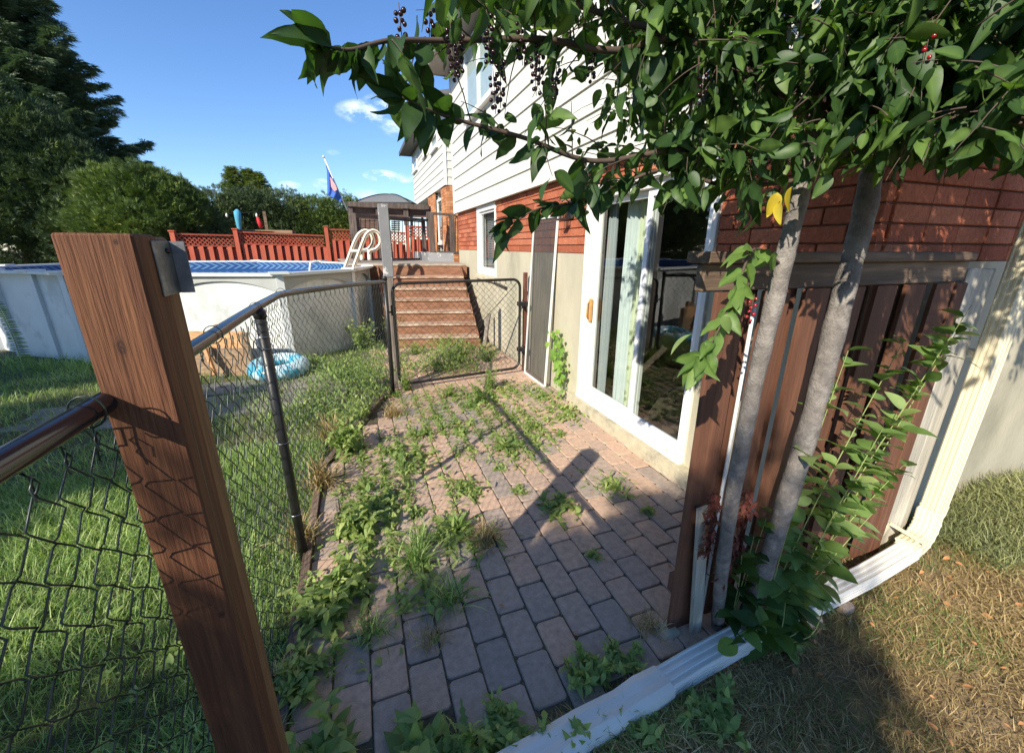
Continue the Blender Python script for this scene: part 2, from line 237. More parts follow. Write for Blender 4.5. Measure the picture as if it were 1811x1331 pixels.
# ------------------------------------------------------------------ object helpers
def setp(o, label=None, cat=None, group=None, kind=None):
    if label: o['label'] = label
    if cat: o['category'] = cat
    if group: o['group'] = group
    if kind: o['kind'] = kind
    return o
def thing(name, label, cat, loc=(0, 0, 0), group=None):
    o = bpy.data.objects.new(name, None); o.empty_display_size = .1; C.objects.link(o); o.location = loc; return setp(o, label, cat, group)
def wloc(o):
    v = Vector((0, 0, 0))
    while o is not None: v += o.location; o = o.parent
    return v
def finish(name, me, m, parent, loc):
    for mm in (m if isinstance(m, (list, tuple)) else [m]): me.materials.append(G[mm] if isinstance(mm, str) else mm)
    o = bpy.data.objects.new(name, me); C.objects.link(o)
    if parent is not None: o.parent = parent
    else: o.location = loc
    return o
class MB:
    """collects shapes in world coordinates; build() links them as one mesh"""
    def __init__(s): s.v = []; s.f = []; s.t = []; s.sm = []; s.mi = []
    def add(s, vs, fs, tint=.5, smooth=False, mi=0):
        k = len(s.v); s.v += [tuple(p) for p in vs]; s.t += [tint]*len(vs)
        s.f += [tuple(i+k for i in f) for f in fs]; s.sm += [smooth]*len(fs); s.mi += [mi]*len(fs)
    def box(s, a, b, tint=.5, mi=0):
        (x0, y0, z0), (x1, y1, z1) = a, b
        if x0 > x1: x0, x1 = x1, x0
        if y0 > y1: y0, y1 = y1, y0
        if z0 > z1: z0, z1 = z1, z0
        s.add([(x0, y0, z0), (x1, y0, z0), (x1, y1, z0), (x0, y1, z0), (x0, y0, z1), (x1, y0, z1), (x1, y1, z1), (x0, y1, z1)],
              [(0, 3, 2, 1), (4, 5, 6, 7), (0, 1, 5, 4), (1, 2, 6, 5), (2, 3, 7, 6), (3, 0, 4, 7)], tint, mi=mi)
    def cbox(s, a, b, c=.004, tint=.5, mi=0):   # box with chamfered edges
        (x0, y0, z0), (x1, y1, z1) = a, b
        c = min(c, (x1-x0)*.4, (y1-y0)*.4, (z1-z0)*.4); V = []; idx = {}
        for ix, X in enumerate((x0, x1)):
            for iy, Y in enumerate((y0, y1)):
                for iz, Z in enumerate((z0, z1)):
                    sx, sy, sz = (c if ix == 0 else -c), (c if iy == 0 else -c), (c if iz == 0 else -c)
                    for ax, p in enumerate(((X, Y+sy, Z+sz), (X+sx, Y, Z+sz), (X+sx, Y+sy, Z))): idx[ix, iy, iz, ax] = len(V); V.append(p)
        F = []; I = idx
        for q in (0, 1):
            F.append([I[q, 0, 0, 0], I[q, 1, 0, 0], I[q, 1, 1, 0], I[q, 0, 1, 0]][::1 if q else -1])
            F.append([I[0, q, 0, 1], I[1, q, 0, 1], I[1, q, 1, 1], I[0, q, 1, 1]][::-1 if q else 1])
            F.append([I[0, 0, q, 2], I[1, 0, q, 2], I[1, 1, q, 2], I[0, 1, q, 2]][::1 if q else -1])
        for i in (0, 1):
            for j in (0, 1):
                F.append([I[i, j, 0, 0], I[i, j, 1, 0], I[i, j, 1, 1], I[i, j, 0, 1]])
                F.append([I[i, 0, j, 0], I[i, 1, j, 0], I[i, 1, j, 2], I[i, 0, j, 2]])
                F.append([I[0, i, j, 1], I[1, i, j, 1], I[1, i, j, 2], I[0, i, j, 2]])
                for k in (0, 1): F.append([I[i, j, k, 0], I[i, j, k, 1], I[i, j, k, 2]])
        s.add(V, F, tint, mi=mi)
    def obox(s, p, q, w_, h_, up=(0, 0, 1), tint=.5, mi=0):  # bar from p to q, w_ across, h_ along up
        p, q = Vector(p), Vector(q); d = (q-p).normalized(); u = Vector(up); sdv = d.cross(u).normalized(); u = sdv.cross(d)
        V = [e+sdv*a*w_/2+u*b*h_/2 for e in (p, q) for a, b in ((-1, -1), (1, -1), (1, 1), (-1, 1))]
        s.add(V, [(0, 3, 2, 1), (4, 5, 6, 7), (0, 1, 5, 4), (1, 2, 6, 5), (2, 3, 7, 6), (3, 0, 4, 7)], tint, mi=mi)
    def sweep(s, pts, prof, scales=None, up=(0, 0, 1), tint=.5, smooth=False, cap=True, mi=0):
        pts = [Vector(p) for p in pts]; n = len(prof); u = Vector(up); V = []; F = []; prev = None
        for i, p in enumerate(pts):
            d = (pts[min(i+1, len(pts)-1)]-pts[max(i-1, 0)]).normalized()
            if prev is None:
                if abs(d.dot(u)) > .95: u = Vector((1, 0, 0))
                sd = d.cross(u).normalized()
            else:
                sd = prev - d*prev.dot(d); sd.normalize()
            prev = sd; uu = sd.cross(d); k = scales[i] if scales else 1
            kx, ky = k if isinstance(k, tuple) else (k, k)
            V += [p+sd*a*kx+uu*b*ky for a, b in prof]
        for i in range(len(pts)-1):
            for j in range(n): F.append((i*n+j, i*n+(j+1) % n, (i+1)*n+(j+1) % n, (i+1)*n+j))
        if cap: F += [tuple(range(n))[::-1], tuple((len(pts)-1)*n+j for j in range(n))]
        s.add(V, F, tint, smooth, mi)
    def tube(s, pts, r, seg=8, tint=.5, smooth=True, cap=True, mi=0):
        rr = r if isinstance(r, (list, tuple)) else None; R = 1 if rr else r
        s.sweep(pts, [(R*math.cos(6.2832*k/seg), R*math.sin(6.2832*k/seg)) for k in range(seg)], list(rr) if rr else None, tint=tint, smooth=smooth, cap=cap, mi=mi)
    def build(s, name, m, parent=None, loc=(0, 0, 0)):
        off = wloc(parent) if parent is not None else Vector(loc)
        me = bpy.data.meshes.new(name); me.from_pydata([Vector(p)-off for p in s.v], [], s.f)
        me.polygons.foreach_set('use_smooth', s.sm); me.polygons.foreach_set('material_index', s.mi)
        at = me.attributes.new('tint', 'FLOAT', 'POINT'); at.data.foreach_set('value', s.t); me.update()
        return finish(name, me, m, parent, loc)
def npmesh(name, V, T, m, parent=None, loc=(0, 0, 0), tint=None, smooth=True, mi=None):
    off = np.array(wloc(parent) if parent is not None else loc, float)
    me = bpy.data.meshes.new(name); V = np.asarray(V, np.float32)-off.astype(np.float32); T = np.asarray(T, np.int32)
    me.vertices.add(len(V)); me.vertices.foreach_set('co', V.ravel()); me.loops.add(T.size); me.loops.foreach_set('vertex_index', T.ravel())
    me.polygons.add(len(T)); me.polygons.foreach_set('loop_start', np.arange(0, T.size, T.shape[1], dtype=np.int32))
    me.update(calc_edges=True); me.polygons.foreach_set('use_smooth', np.full(len(T), smooth))
    if mi is not None: me.polygons.foreach_set('material_index', np.asarray(mi, np.int32))
    if tint is not None: me.attributes.new('tint', 'FLOAT', 'POINT').data.foreach_set('value', np.asarray(tint, np.float32))
    me.validate(); return finish(name, me, m, parent, loc)
def inst(tv, tf, loc, D, Nn, sc, scw=None):
    """copies of a template (x along D, z along normal) baked to arrays"""
    loc = np.asarray(loc, float); D = D/np.linalg.norm(D, axis=1)[:, None]
    Nn = Nn-(Nn*D).sum(1)[:, None]*D; Nn = Nn/(np.linalg.norm(Nn, axis=1)[:, None]+1e-9); B = np.cross(Nn, D)
    scw = sc if scw is None else scw
    V = loc[:, None, :]+tv[None, :, 0:1]*D[:, None]*sc[:, None, None]+tv[None, :, 1:2]*B[:, None]*scw[:, None, None]+tv[None, :, 2:3]*Nn[:, None]*sc[:, None, None]
    n, k = len(loc), len(tv); T = (np.asarray(tf)[None]+(np.arange(n)*k)[:, None, None]).reshape(-1, 3)
    return V.reshape(-1, 3), T
class Acc:
    def __init__(s): s.V = []; s.T = []; s.t = []; s.n = 0; s.m = []
    def add(s, V, T, tint, mi=0):
        s.V.append(V); s.T.append(T+s.n); s.t.append(np.broadcast_to(tint, len(V)) if np.ndim(tint) == 0 else tint); s.n += len(V); s.m.append(np.full(len(T), mi))
    def build(s, name, m, parent=None, loc=(0, 0, 0), smooth=True):
        return npmesh(name, np.concatenate(s.V), np.concatenate(s.T), m, parent, loc, np.concatenate(s.t), smooth, np.concatenate(s.m))
def leaf_tpl(n=6, W=.27, fold=.28, droop=.25, teeth=0., tip=1.25, wav=.0):
    V = []; T = []
    for i in range(n+1):
        t = i/n; wd = W*math.sin(math.pi*min(1, t**.75))**.85*(1-.15*t) if 0 < i < n else 0
        if teeth and 0 < i < n: wd *= (1+teeth if i % 2 else 1-teeth)
        z = -droop*t*t
        V += [(t, -wd, z+fold*wd+wav*math.sin(i*2.1)), (t, 0, z), (t, wd, z+fold*wd-wav*math.sin(i*1.7+1))]
    for i in range(n):
        a = i*3
        for j in (0, 1):
            T += [(a+j, a+3+j, a+4+j), (a+j, a+4+j, a+1+j)]
    return np.array(V), np.array(T)
LEAVES = [leaf_tpl(8, w_, f_, d_, wav=v_) for w_, f_, d_, v_ in ((.29, .3, .22, 0), (.27, .12, .55, .02), (.24, .45, .3, .03), (.31, .15, .1, .02), (.26, .6, .75, .02), (.28, -.12, .35, .03))]
LEAF = leaf_tpl(8, .29, .3, .22); LEAFB = leaf_tpl(8, .27, .12, .55, wav=.02); LANCE = leaf_tpl(6, .16, .25, .4, wav=.03); TOOTH = leaf_tpl(12, .12, .2, .45, teeth=.45)
def blade_tpl(bend=.5, w_=.03):
    V = [(0, -w_, 0), (0, w_, 0), (.4, -w_*.85, .16*bend), (.4, w_*.85, .16*bend), (.75, -w_*.5, .0), (.75, w_*.5, .0), (1, 0, -.35*bend)]
    return np.array(V), np.array([(0, 2, 1), (1, 2, 3), (2, 4, 3), (3, 4, 5), (4, 6, 5)])
BLADE = blade_tpl()
def rnd(n, a=-1, b=1): return rng.uniform(a, b, n)
def unit(n):
    v = rng.normal(size=(n, 3)); return v/np.linalg.norm(v, axis=1)[:, None]
# ================================================================== GROUND
def ground_h(x, y):
    h = -.045+.02*np.sin(x*1.7+y*.9)*np.cos(y*1.3-x*.5)
    inp = (x > -.5) & (x < 2.3) & (y > .95) & (y < 8); h = np.where(inp, -.06, h)
    m = np.clip((x-1.6)/2.2, 0, 1)*np.clip((1.5-y)/.5, 0, 1)*np.clip((y+1.5)/1.5, 0, 1)
    return h+m*(.10+.03*np.sin(x*5))+.035*np.exp(-((x-4.3)/.9)**2-((y-1.0)/.4)**2)
def axis(a, b, s, far):
    o = [a-far/1.6**k for k in range(0, 12)]; i = list(np.arange(a+s, b, s)); q = [b+far/1.6**k for k in range(11, -1, -1)]
    return np.array(sorted(set(np.round(o+[a]+i+[b]+q, 4))))
gx = axis(-9, 7, .1, 150); gy = axis(-2, 13, .1, 150)
X_, Y_ = np.meshgrid(gx, gy); Z_ = ground_h(X_, Y_); far = (X_ < -9.5) | (X_ > 7.5) | (Y_ < -2.5) | (Y_ > 13.5); Z_ = np.where(far, -.05, Z_)
Z_[(Y_ > 1.3) & (X_ > 2.3) & (X_ < 9)] = -.06
nx, ny = len(gx), len(gy); I_ = np.arange(nx*ny).reshape(ny, nx)
Q = np.stack([I_[:-1, :-1].ravel(), I_[:-1, 1:].ravel(), I_[1:, 1:].ravel(), I_[1:, :-1].ravel()], 1)
gxc = (X_[:-1, :-1]+.05).ravel(); gyc = (Y_[:-1, :-1]+.05).ravel()
npmesh('ground', np.stack([X_.ravel(), Y_.ravel(), Z_.ravel()], 1), Q, ['soil', 'drysoil'], mi=((gxc > .3) & (gyc < 1.25)).astype(int))['kind'] = 'structure'
sb = MB(); sb.add([(-.45, 1.0, -.010), (2.25, .95, -.010), (2.25, 7.4, -.010), (-.1, 7.4, -.010), (-.1, 4.6, -.010), (-.45, 3.4, -.010)], [(0, 1, 2, 3, 4, 5)]); sb.build('joint_sand', 'sand')['kind'] = 'structure'
# pavers: running bond along the house, each with rounded shoulders and its own height and tone
def pavers():
    mb = MB(); px_, py_ = .152, .236; col = 0; x = -.43
    while x < 2.2:
        y = .80+(.118 if col % 2 else 0)+random.uniform(-.01, .01); x1 = min(x+px_, 2.235)
        while y < 7.35:
            cx_, cy_ = x+px_/2, y+py_/2
            nearlim = 1.07-.12*(cx_+.1) if cx_ < 1.25 else 1.0
            farl = -.43 if cy_ < 3.3 else (-.43+(cy_-3.3)*.42 if cy_ < 5.1 else .1)
            if cy_ > nearlim and cx_ > farl:
                g = .0022; dz = random.gauss(0, .0022)-.006*max(0, 1-abs(cx_-.4)/.3)*max(0, 1-abs(cy_-1.6)/.7); tx, ty = random.gauss(0, .012), random.gauss(0, .008)
                a, b, c_, d = x+g+random.uniform(0, .002), y+g+random.uniform(0, .003), x1-g-random.uniform(0, .002), y+py_-g-random.uniform(0, .003)
                if c_-a > .03:
                    V = []; cc = .013
                    ring = [(a+cc, b), (c_-cc, b), (c_, b+cc), (c_, d-cc), (c_-cc, d), (a+cc, d), (a, d-cc), (a, b+cc)]
                    mxx, myy = (a+c_)/2, (b+d)/2
                    for (ins, zz) in ((0, -.04), (0, -.009), (.0015, -.003), (.005, 0.)):
                        for (u, v) in ring:
                            u2 = u+(ins if u < mxx else -ins); v2 = v+(ins if v < myy else -ins)
                            V.append((u2, v2, zz+dz+(u2-mxx)*tx+(v2-myy)*ty))
                    F = [tuple(range(24, 32))]
                    for r in range(3):
                        for j in range(8): F.append((r*8+j, r*8+(j+1) % 8, (r+1)*8+(j+1) % 8, (r+1)*8+j))
                    mb.add(V, F, min(1, max(0, random.gauss(.5 if cy_ < 4.6 else .72, .19)+.15*math.sin(cx_*4+cy_*2))))
            y += py_
        x += px_; col += 1
    o = mb.build('paver_patio', 'paver'); o['kind'] = 'structure'
pavers()
e = MB()
for (a, b) in (((-.455, .75), (-.455, 1.9)), ((-.45, 1.93), (-.46, 3.3)), ((-.44, 3.34), (.16, 5.0))): e.obox((*a, -.02), (*b, -.02), .045, .1)
e.build('edging_board', 'edging', loc=(-.45, 2, 0)); setp(bpy.data.objects['edging_board'], 'low rotten wooden edging board between lawn and pavers', 'edging')
e = MB(); a0 = onz(600, 912); e.cbox((a0.x-.012, a0.y-.02, -.03), (a0.x+.012, a0.y+.02, .13)); setp(e.build('wooden_stake', 'greyv', loc=(a0.x, a0.y, 0)), 'short grey wooden stake standing at the patio edge by the leafy weeds', 'stake')
sb = MB()
for i, (x0, y0, x1, y1) in enumerate(((-2.7, 5.0, -1.95, 5.75), (-1.92, 4.95, -1.1, 5.7), (-1.07, 5.0, -.3, 5.7), (-3.6, 5.2, -2.8, 5.9), (-2.2, 5.8, -1.3, 6.3), (-1.27, 5.75, -.4, 6.4))): sb.cbox((x0, y0, -.06), (x1, y1, -.03+.004*(i % 3)), .01)
sb.build('stone_path', 'slab')['kind'] = 'structure'
# ================================================================== HOUSE
FX, SY, YF = 2.25, 1.27, 9.78; ZB, ZS, ZE = 1.69, 2.475, 5.2
house = thing('house', 'white sided house with red brick band above concrete foundation and sliding patio door', 'house', (FX, SY, 0))
DY0, DY1, DZ0, DZ1 = 2.20, 3.90, .135, 2.26; WY0, WY1, WZ0 = 6.95, 8.12, 1.25
def fwall(mb, X0, X1, y0, y1, z0, z1, holes):
    ys = sorted({y0, y1, *[h[0] for h in holes], *[h[1] for h in holes]})
    for a, b in zip(ys, ys[1:]):
        if a < y0 or b > y1: continue
        zz = z0
        for h in sorted([h for h in holes if h[0] <= a and b <= h[1]], key=lambda q: q[2]):
            if h[2] > zz: mb.box((X0, a, zz), (X1, b, min(h[2], z1)))
            zz = max(zz, h[3])
        if zz < z1: mb.box((X0, a, zz), (X1, b, z1))
HO = [(DY0, DY1, DZ0, DZ1), (WY0, WY1, WZ0, 3)]
mb = MB(); fwall(mb, FX, FX+.22, SY, YF, -.12, ZB, HO); mb.box((FX+.22, SY, -.2), (9.5, SY+.2, ZB)); mb.box((FX+.22, YF-.2, -.2), (9.5, YF, ZB)); mb.build('foundation', 'concrete', house)
mb = MB(); mb.box((2.165, 1.3, -.06), (FX, 4.02, .125)); mb.build('door_curb', 'curb', house)
mb = MB(); fwall(mb, FX+.012, FX+.22, SY+.012, YF, ZB, ZS+.05, HO); mb.box((FX+.22, SY+.012, ZB), (9.5, SY+.2, ZS+.05)); mb.box((FX+.22, YF-.2, ZB), (9.5, YF, ZS+.05))
mb.build('mortar_wall', 'mortar', house)
mb = MB(); mb9 = MB(); ch = (ZS-ZB)/9
for r in range(9):
    z0 = ZB+r*ch+.004; z1 = z0+ch-.009; y = SY+.0-(.13 if r % 2 else 0)
    while y < YF:
        a, b = max(y, SY)+.004, min(y+.27, YF)-.004; y += .27; seg = [(a, b)]
        for h in HO:
            if z1 > h[2] and z0 < h[3]:
                seg = [q for s0 in seg for q in ((s0[0], min(s0[1], h[0]-.004)), (max(s0[0], h[1]+.004), s0[1])) if q[1]-q[0] > .02]
        for q in seg:
            j = random.uniform(-.003, .003); mb.cbox((FX-.006+j, q[0], z0), (FX+.05, q[1], z1), .004, random.random())
    x = FX+.055
    while x < 7.5: mb9.cbox((x, SY-.006+random.uniform(-.002, .002), z0), (min(x+.262, 7.5), SY+.05, z1), .004, random.random()); x += .27
mb.build('brick_wall', 'brick', house); mb9.build('brick_wall', 'brick', house)
mb = MB(); k = 0; z = ZS
while z < ZE:
    z1 = min(z+.235, ZE); o = .0
    for (A, B, sgn) in ((SY-.06, YF+.02, 0),):
        mb.add([(2.165, A, z), (2.165, B, z), (2.185, B, z1), (2.185, A, z1), (2.20, A, z), (2.20, B, z)], [(0, 3, 2, 1), (0, 1, 5, 4)])
        mb.add([(2.165, A+.0, z), (9.5, A+.0, z), (9.5, A+.02, z1), (2.185, A+.02, z1), (9.5, A+.035, z), (2.2, A+.035, z)], [(0, 1, 2, 3), (0, 5, 4, 1)])
        mb.add([(2.165, B, z), (9.5, B, z), (9.5, B-.02, z1), (2.185, B-.02, z1)], [(0, 3, 2, 1)])
    z = z1
mb.box((2.2, SY-.04, ZS+.006), (2.35, YF, ZE)); mb.build('siding', 'siding', house)
mb = MB()
for yb in (YF+.02, SY-.06): mb = MB(); mb.box((2.155, yb-.03, ZS-.004), (2.195, yb+.012, ZE-.001)); mb.build('corner_trim', 'trim', house)
mb = MB(); mb.box((1.8, SY-.5, ZE), (9.6, YF+.22, ZE+.02)); mb.build('soffit', 'eave', house)
mb = MB(); mb.box((1.70, SY-.5, ZE-.01), (1.80, YF+.22, ZE+.12)); mb.box((1.80, YF+.22, ZE-.01), (9.6, YF+.24, ZE+.15)); mb.build('gutter', 'eave', house)
mb = MB(); mb.add([(1.72, SY-.5, ZE+.12), (1.72, YF+.24, ZE+.12), (5.6, YF-2, ZE+2), (5.6, SY+2, ZE+2), (9.6, YF+.24, ZE+.12), (9.6, SY-.5, ZE+.12)], [(0, 3, 2, 1), (1, 2, 4), (4, 2, 3, 5), (5, 3, 0)]); mb.build('roof', 'shingle', house)
# interior seen through the patio door
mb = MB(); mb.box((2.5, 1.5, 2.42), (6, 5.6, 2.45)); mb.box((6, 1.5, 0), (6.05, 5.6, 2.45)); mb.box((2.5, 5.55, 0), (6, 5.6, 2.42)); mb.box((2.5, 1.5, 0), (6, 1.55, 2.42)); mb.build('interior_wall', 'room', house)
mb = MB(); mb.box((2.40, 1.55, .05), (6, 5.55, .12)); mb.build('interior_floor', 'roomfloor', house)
# sliding patio door
door = MB(); F0 = FX-.025
for (a, b, z0, z1) in ((DY0, DY0+.045, DZ0, DZ1), (DY1-.12, DY1, DZ0, DZ1), (DY0+.045, DY1-.12, DZ0, DZ0+.05), (DY0+.045, DY1-.12, DZ1-.06, DZ1)): door.cbox((F0, a, z0), (FX+.12, b, z1), .004)
for yy in (DY1-.035, DY1-.075, DY1-.105): door.cbox((F0-.012, yy, DZ0+.01), (F0+.005, yy+.018, DZ1-.005), .003)
door.cbox((F0-.05, DY0-.02, DZ1+.001), (FX+.02, DY1+.03, DZ1+.05), .006)
door.cbox((F0-.02, DY0+.01, DZ0-.012), (FX+.1, DY1-.01, DZ0+.018), .004)
door = door.build('sliding_door', 'oldtrim', house)
mid = 2.935
def sash(y0, y1, x, m):
    s = MB(); z0, z1 = DZ0+.055, DZ1-.062; w_ = .055
    s.cbox((x, y0, z0), (x+.035, y0+w_, z1), .003); s.cbox((x, y1-w_, z0), (x+.035, y1, z1), .003); s.cbox((x, y0+w_, z0), (x+.035, y1-w_, z0+.085), .003); s.cbox((x, y0+w_, z1-w_), (x+.035, y1-w_, z1), .003)
    s = s.build('sash', m, door); g = MB(); g.add([(x+.016, y0+w_-.005, z0+.08), (x+.016, y1-w_+.005, z0+.08), (x+.016, y1-w_+.005, z1-w_+.005), (x+.016, y0+w_-.005, z1-w_+.005)], [(0, 3, 2, 1)]); g.build('glass_pane', 'glass', door)
sash(DY0+.046, mid+.03, FX+.0, 'blueframe'); sash(mid-.03, DY1-.122, FX+.045, 'trim')
h = MB(); yh = DY1-.15; h.cbox((FX-.005, yh, 1.0), (FX+.03, yh+.03, 1.24), .006); h.tube([(FX-.005, yh+.015, 1.03), (FX-.03, yh+.015, 1.05), (FX-.03, yh+.015, 1.19), (FX-.005, yh+.015, 1.21)], .008); h.build('handle', 'brass', door)
def curtain(name, lab, y0, y1, m, amp, nf, x=2.62):
    V = []; n = 90
    for i in range(n+1):
        t = i/n; yy = y0+(y1-y0)*t; xx = x+amp*math.sin(t*nf*6.283)+amp*.4*math.sin(t*nf*2.7+1)
        V += [(xx, yy, .16), (xx+.01*math.sin(i), yy, 1.2), (xx, yy, 2.3)]
    mb = MB(); F = []
    for i in range(n):
        for j in (0, 1): F.append((i*3+j, i*3+3+j, i*3+4+j, i*3+1+j))
    mb.add(V, F, smooth=True); setp(mb.build(name, m, loc=(x, y0, .16)), lab, 'curtain')
curtain('curtain', 'floral green curtain hanging inside the patio door beside the pale blue one', 3.13, 3.33, 'curtB', .02, 3, 2.47)
curtain('curtain', 'pale blue curtain hanging inside the far half of the patio door', 3.33, 3.52, 'curtA', .02, 3, 2.46)
curtain('curtain', 'grey sheer curtain bunched behind the door jamb near the handle', 3.66, 3.80, 'blind', .015, 5, 2.44)
# lower window
win = MB(); X0 = FX-.02
for (a, b, z0, z1) in ((WY0, WY0+.05, WZ0, ZS), (WY1-.16, WY1, WZ0, ZS), (WY0+.05, WY1-.16, WZ0, WZ0+.1), (WY0+.05, WY1-.16, ZS-.1, ZS)): win.cbox((X0, a, z0), (FX+.12, b, z1-.002), .004)
win = win.build('window', 'trim', house)
s = MB(); y0, y1, z0, z1 = WY0+.05, WY1-.16, WZ0+.1, ZS-.1
for (a, b, c_, d) in ((y0, y0+.04, z0, z1), (y1-.04, y1, z0, z1), (y0+.04, y1-.04, z0, z0+.04), (y0+.04, y1-.04, z1-.04, z1)): s.cbox((FX+.01, a, c_), (FX+.05, b, d), .003)
s.build('sash', 'greyrail', win)
s = MB(); s.add([(FX+.03, y0+.035, z0+.035), (FX+.03, y1-.035, z0+.035), (FX+.03, y1-.035, z1-.035), (FX+.03, y0+.035, z1-.035)], [(0, 3, 2, 1)]); s.build('pane', 'glass', win)
s = MB()
for i in range(34): zz = z0+.03+i*.031; s.obox((FX+.13, y0, zz), (FX+.13, y1, zz), .028, .002, up=(.5, 0, .8))
s.box((FX+.16, y0-.03, z0-.02), (FX+.17, y1+.03, z1+.02)); s.build('blind', 'blind', win)
s = MB(); s.cbox((FX-.07, WY0-.02, WZ0-.09), (FX+.02, WY1+.06, WZ0-.003), .012); s.build('sill', 'curb', win)
# upper window and siding furniture
U0, U1, UZ0, UZ1 = 6.62, 8.42, 3.96, 5.08
win = MB()
for (a, b, z0, z1) in ((U0, U0+.07, UZ0, UZ1), (U1-.09, U1, UZ0, UZ1), (U0+.07, U1-.09, UZ0, UZ0+.07), (U0+.07, U1-.09, UZ1-.07, UZ1), ((U0+U1)/2-.03, (U0+U1)/2+.03, UZ0+.07, UZ1-.07)): win.cbox((2.12, a, z0), (2.2, b, z1), .004)
win.cbox((2.09, U0-.03, UZ0-.045), (2.2, U1+.03, UZ0-.002), .004)
win = win.build('window', 'trim', house)
s = MB(); s.add([(2.145, U0+.06, UZ0+.06), (2.145, U1-.08, UZ0+.06), (2.145, U1-.08, UZ1-.06), (2.145, U0+.06, UZ1-.06)], [(0, 3, 2, 1)]); s.build('pane', 'glass', win)
s = MB(); s.box((2.162, U0+.06, UZ0+.06), (2.164, U1-.08, UZ1-.06)); s.build('blind', 'curtA', win)
# leaning insect screen
sc = thing('window_screen', 'tall white framed insect screen leaning on the wall beside the gate', 'screen', (2.19, 4.9, 0))
s = MB(); a, b = 4.55, 5.28; P_ = lambda y, z, dx=0: (2.13+.105*z/2.13+dx, y, z)
for p, q, wd in ((P_(a+.015, 0), P_(a+.015, 2.12), .03), (P_(b-.015, 0), P_(b-.015, 2.12), .03), (P_(a+.03, .015), P_(b-.03, .015), .03), (P_(a+.03, 2.105), P_(b-.03, 2.105), .03)):
    up = (0, 1, 0) if abs(p[1]-q[1]) < .1 else (0, 0, 1); s.obox(p, q, .018, wd, up=up)
s.build('frame', 'trim', sc)
s = MB(); s.add([P_(a+.028, .03), P_(b-.028, .03), P_(b-.028, 2.09), P_(a+.028, 2.09)], [(0, 1, 2, 3)]); s.build('screen_mesh', 'screen', sc)
# wall lamp
lp = thing('wall_lamp', 'small black lantern on the brick wall between screen and patio door', 'lamp', (2.24, 4.24, 2.1))
s = MB(); s.cbox((2.215, 4.19, 2.05), (2.243, 4.31, 2.24), .006); s.tube([(2.22, 4.25, 2.2), (2.16, 4.25, 2.25), (2.12, 4.25, 2.22)], .008); s.build('back_plate', 'lampblack', lp)
s = MB(); s.cbox((2.07, 4.19, 2.17), (2.18, 4.31, 2.2), .01); s.cbox((2.08, 4.2, 2.03), (2.17, 4.3, 2.05), .006)
for q in ((2.085, 4.205), (2.165, 4.205), (2.085, 4.295), (2.165, 4.295)): s.obox((*q, 2.05), (*q, 2.17), .008, .008, up=(0, 1, 0))
s.build('lantern', 'lampblack', lp); s = MB(); s.cbox((2.093, 4.213, 2.052), (2.157, 4.287, 2.168), .004); s.build('glass', 'glass', lp)
# ------------------------------------------------------------------ neighbouring house
YN = 14.; cn = ony(788, 327, YN); XN = cn.x; ZN = cn.z; ze = ony(788, 187, YN).z; Lf = onx(728, 270, XN).y
nb = thing('neighbour_house', 'second white sided house with orange brick pillars beyond the deck', 'house', (XN, YN, 0))
mb = MB(); z = ZN; dz = .235
while z < ze:
    z1 = min(z+dz, ze)
    mb.add([(XN-.02, YN-.02, z), (XN-.02, Lf, z), (XN, Lf, z1), (XN, YN, z1), (XN+.01, YN, z), (XN+.01, Lf, z)], [(0, 3, 2, 1), (0, 1, 5, 4)])
    mb.add([(XN-.02, YN-.02, z), (9, YN-.02, z), (9, YN, z1), (XN, YN, z1), (9, YN+.01, z), (XN+.01, YN+.01, z)], [(0, 1, 2, 3), (0, 5, 4, 1)]); z = z1
mb.box((XN+.012, YN+.012, ZN+.006), (9, Lf, ze)); mb.build('siding', 'siding', nb)
mb = MB(); mb.box((XN-.03, YN-.032, ZN-.005), (XN+.05, YN-.0225, ze)); mb.box((XN-.032, YN-.03, ZN-.005), (XN-.0225, YN+.06, ze)); mb.build('corner_trim', 'trim', nb)
oh = XN-onx(709, 272, XN-.5).x; er = onx(709, 272, XN-.5)
mb = MB(); mb.box((XN-.5, YN-.5, ze), (9, Lf+.3, ze+.02)); mb.build('soffit', 'eaved', nb)
mb = MB(); mb.box((XN-.56, YN-.56, ze-.01), (XN-.5, Lf+.3, ze+.14)); mb.box((XN-.5, YN-.56, ze-.01), (9, YN-.5, ze+.14)); mb.build('gutter', 'eaved', nb)
mb = MB(); mb.add([(XN-.52, YN-.52, ze+.14), (XN-.52, Lf+.3, ze+.14), (XN+3, Lf-3, ze+1.9), (XN+3, YN+3, ze+1.9), (9, YN-.52, ze+.14)], [(0, 3, 2, 1), (4, 3, 0)]); mb.build('roof', 'shingle', nb)
ya, yb_, yc = onx(779, 350, XN).y, onx(769, 355, XN).y, onx(756, 355, XN).y
mb = MB()
for r in range(40):
    z0 = ZN-.09*(r+1); z1 = z0+.082
    if z0 < .2: break
    for (p, q) in ((YN, ya), (yb_, yc)):
        y = p-(.1 if r % 2 else 0)
        while y < q:
            a, b = max(p, y), min(q, y+.21); y += .216
            if b-a > .02: mb.box((XN+.02, a, z0), (XN+.12, b, z1), random.random())
    x = XN+.125-(.1 if r % 2 else 0)
    while x < 6: mb.box((max(x, XN+.125), YN+.0, z0), (x+.21, YN+.1, z1), random.random()); x += .216
mb.build('brick_wall', 'brick2', nb)
mb = MB(); mb.box((XN+.035, YN+.02, 0), (XN+.3, ya-.006, ZN)); mb.box((XN+.035, yb_, 0), (XN+.3, yc, ZN)); mb.box((XN+.3, YN+.02, 0), (9, YN+.3, ZN)); mb.box((XN+.5, YN+.3, 0), (9, Lf-.01, ZN)); mb.build('back_wall', 'concgrey', nb)
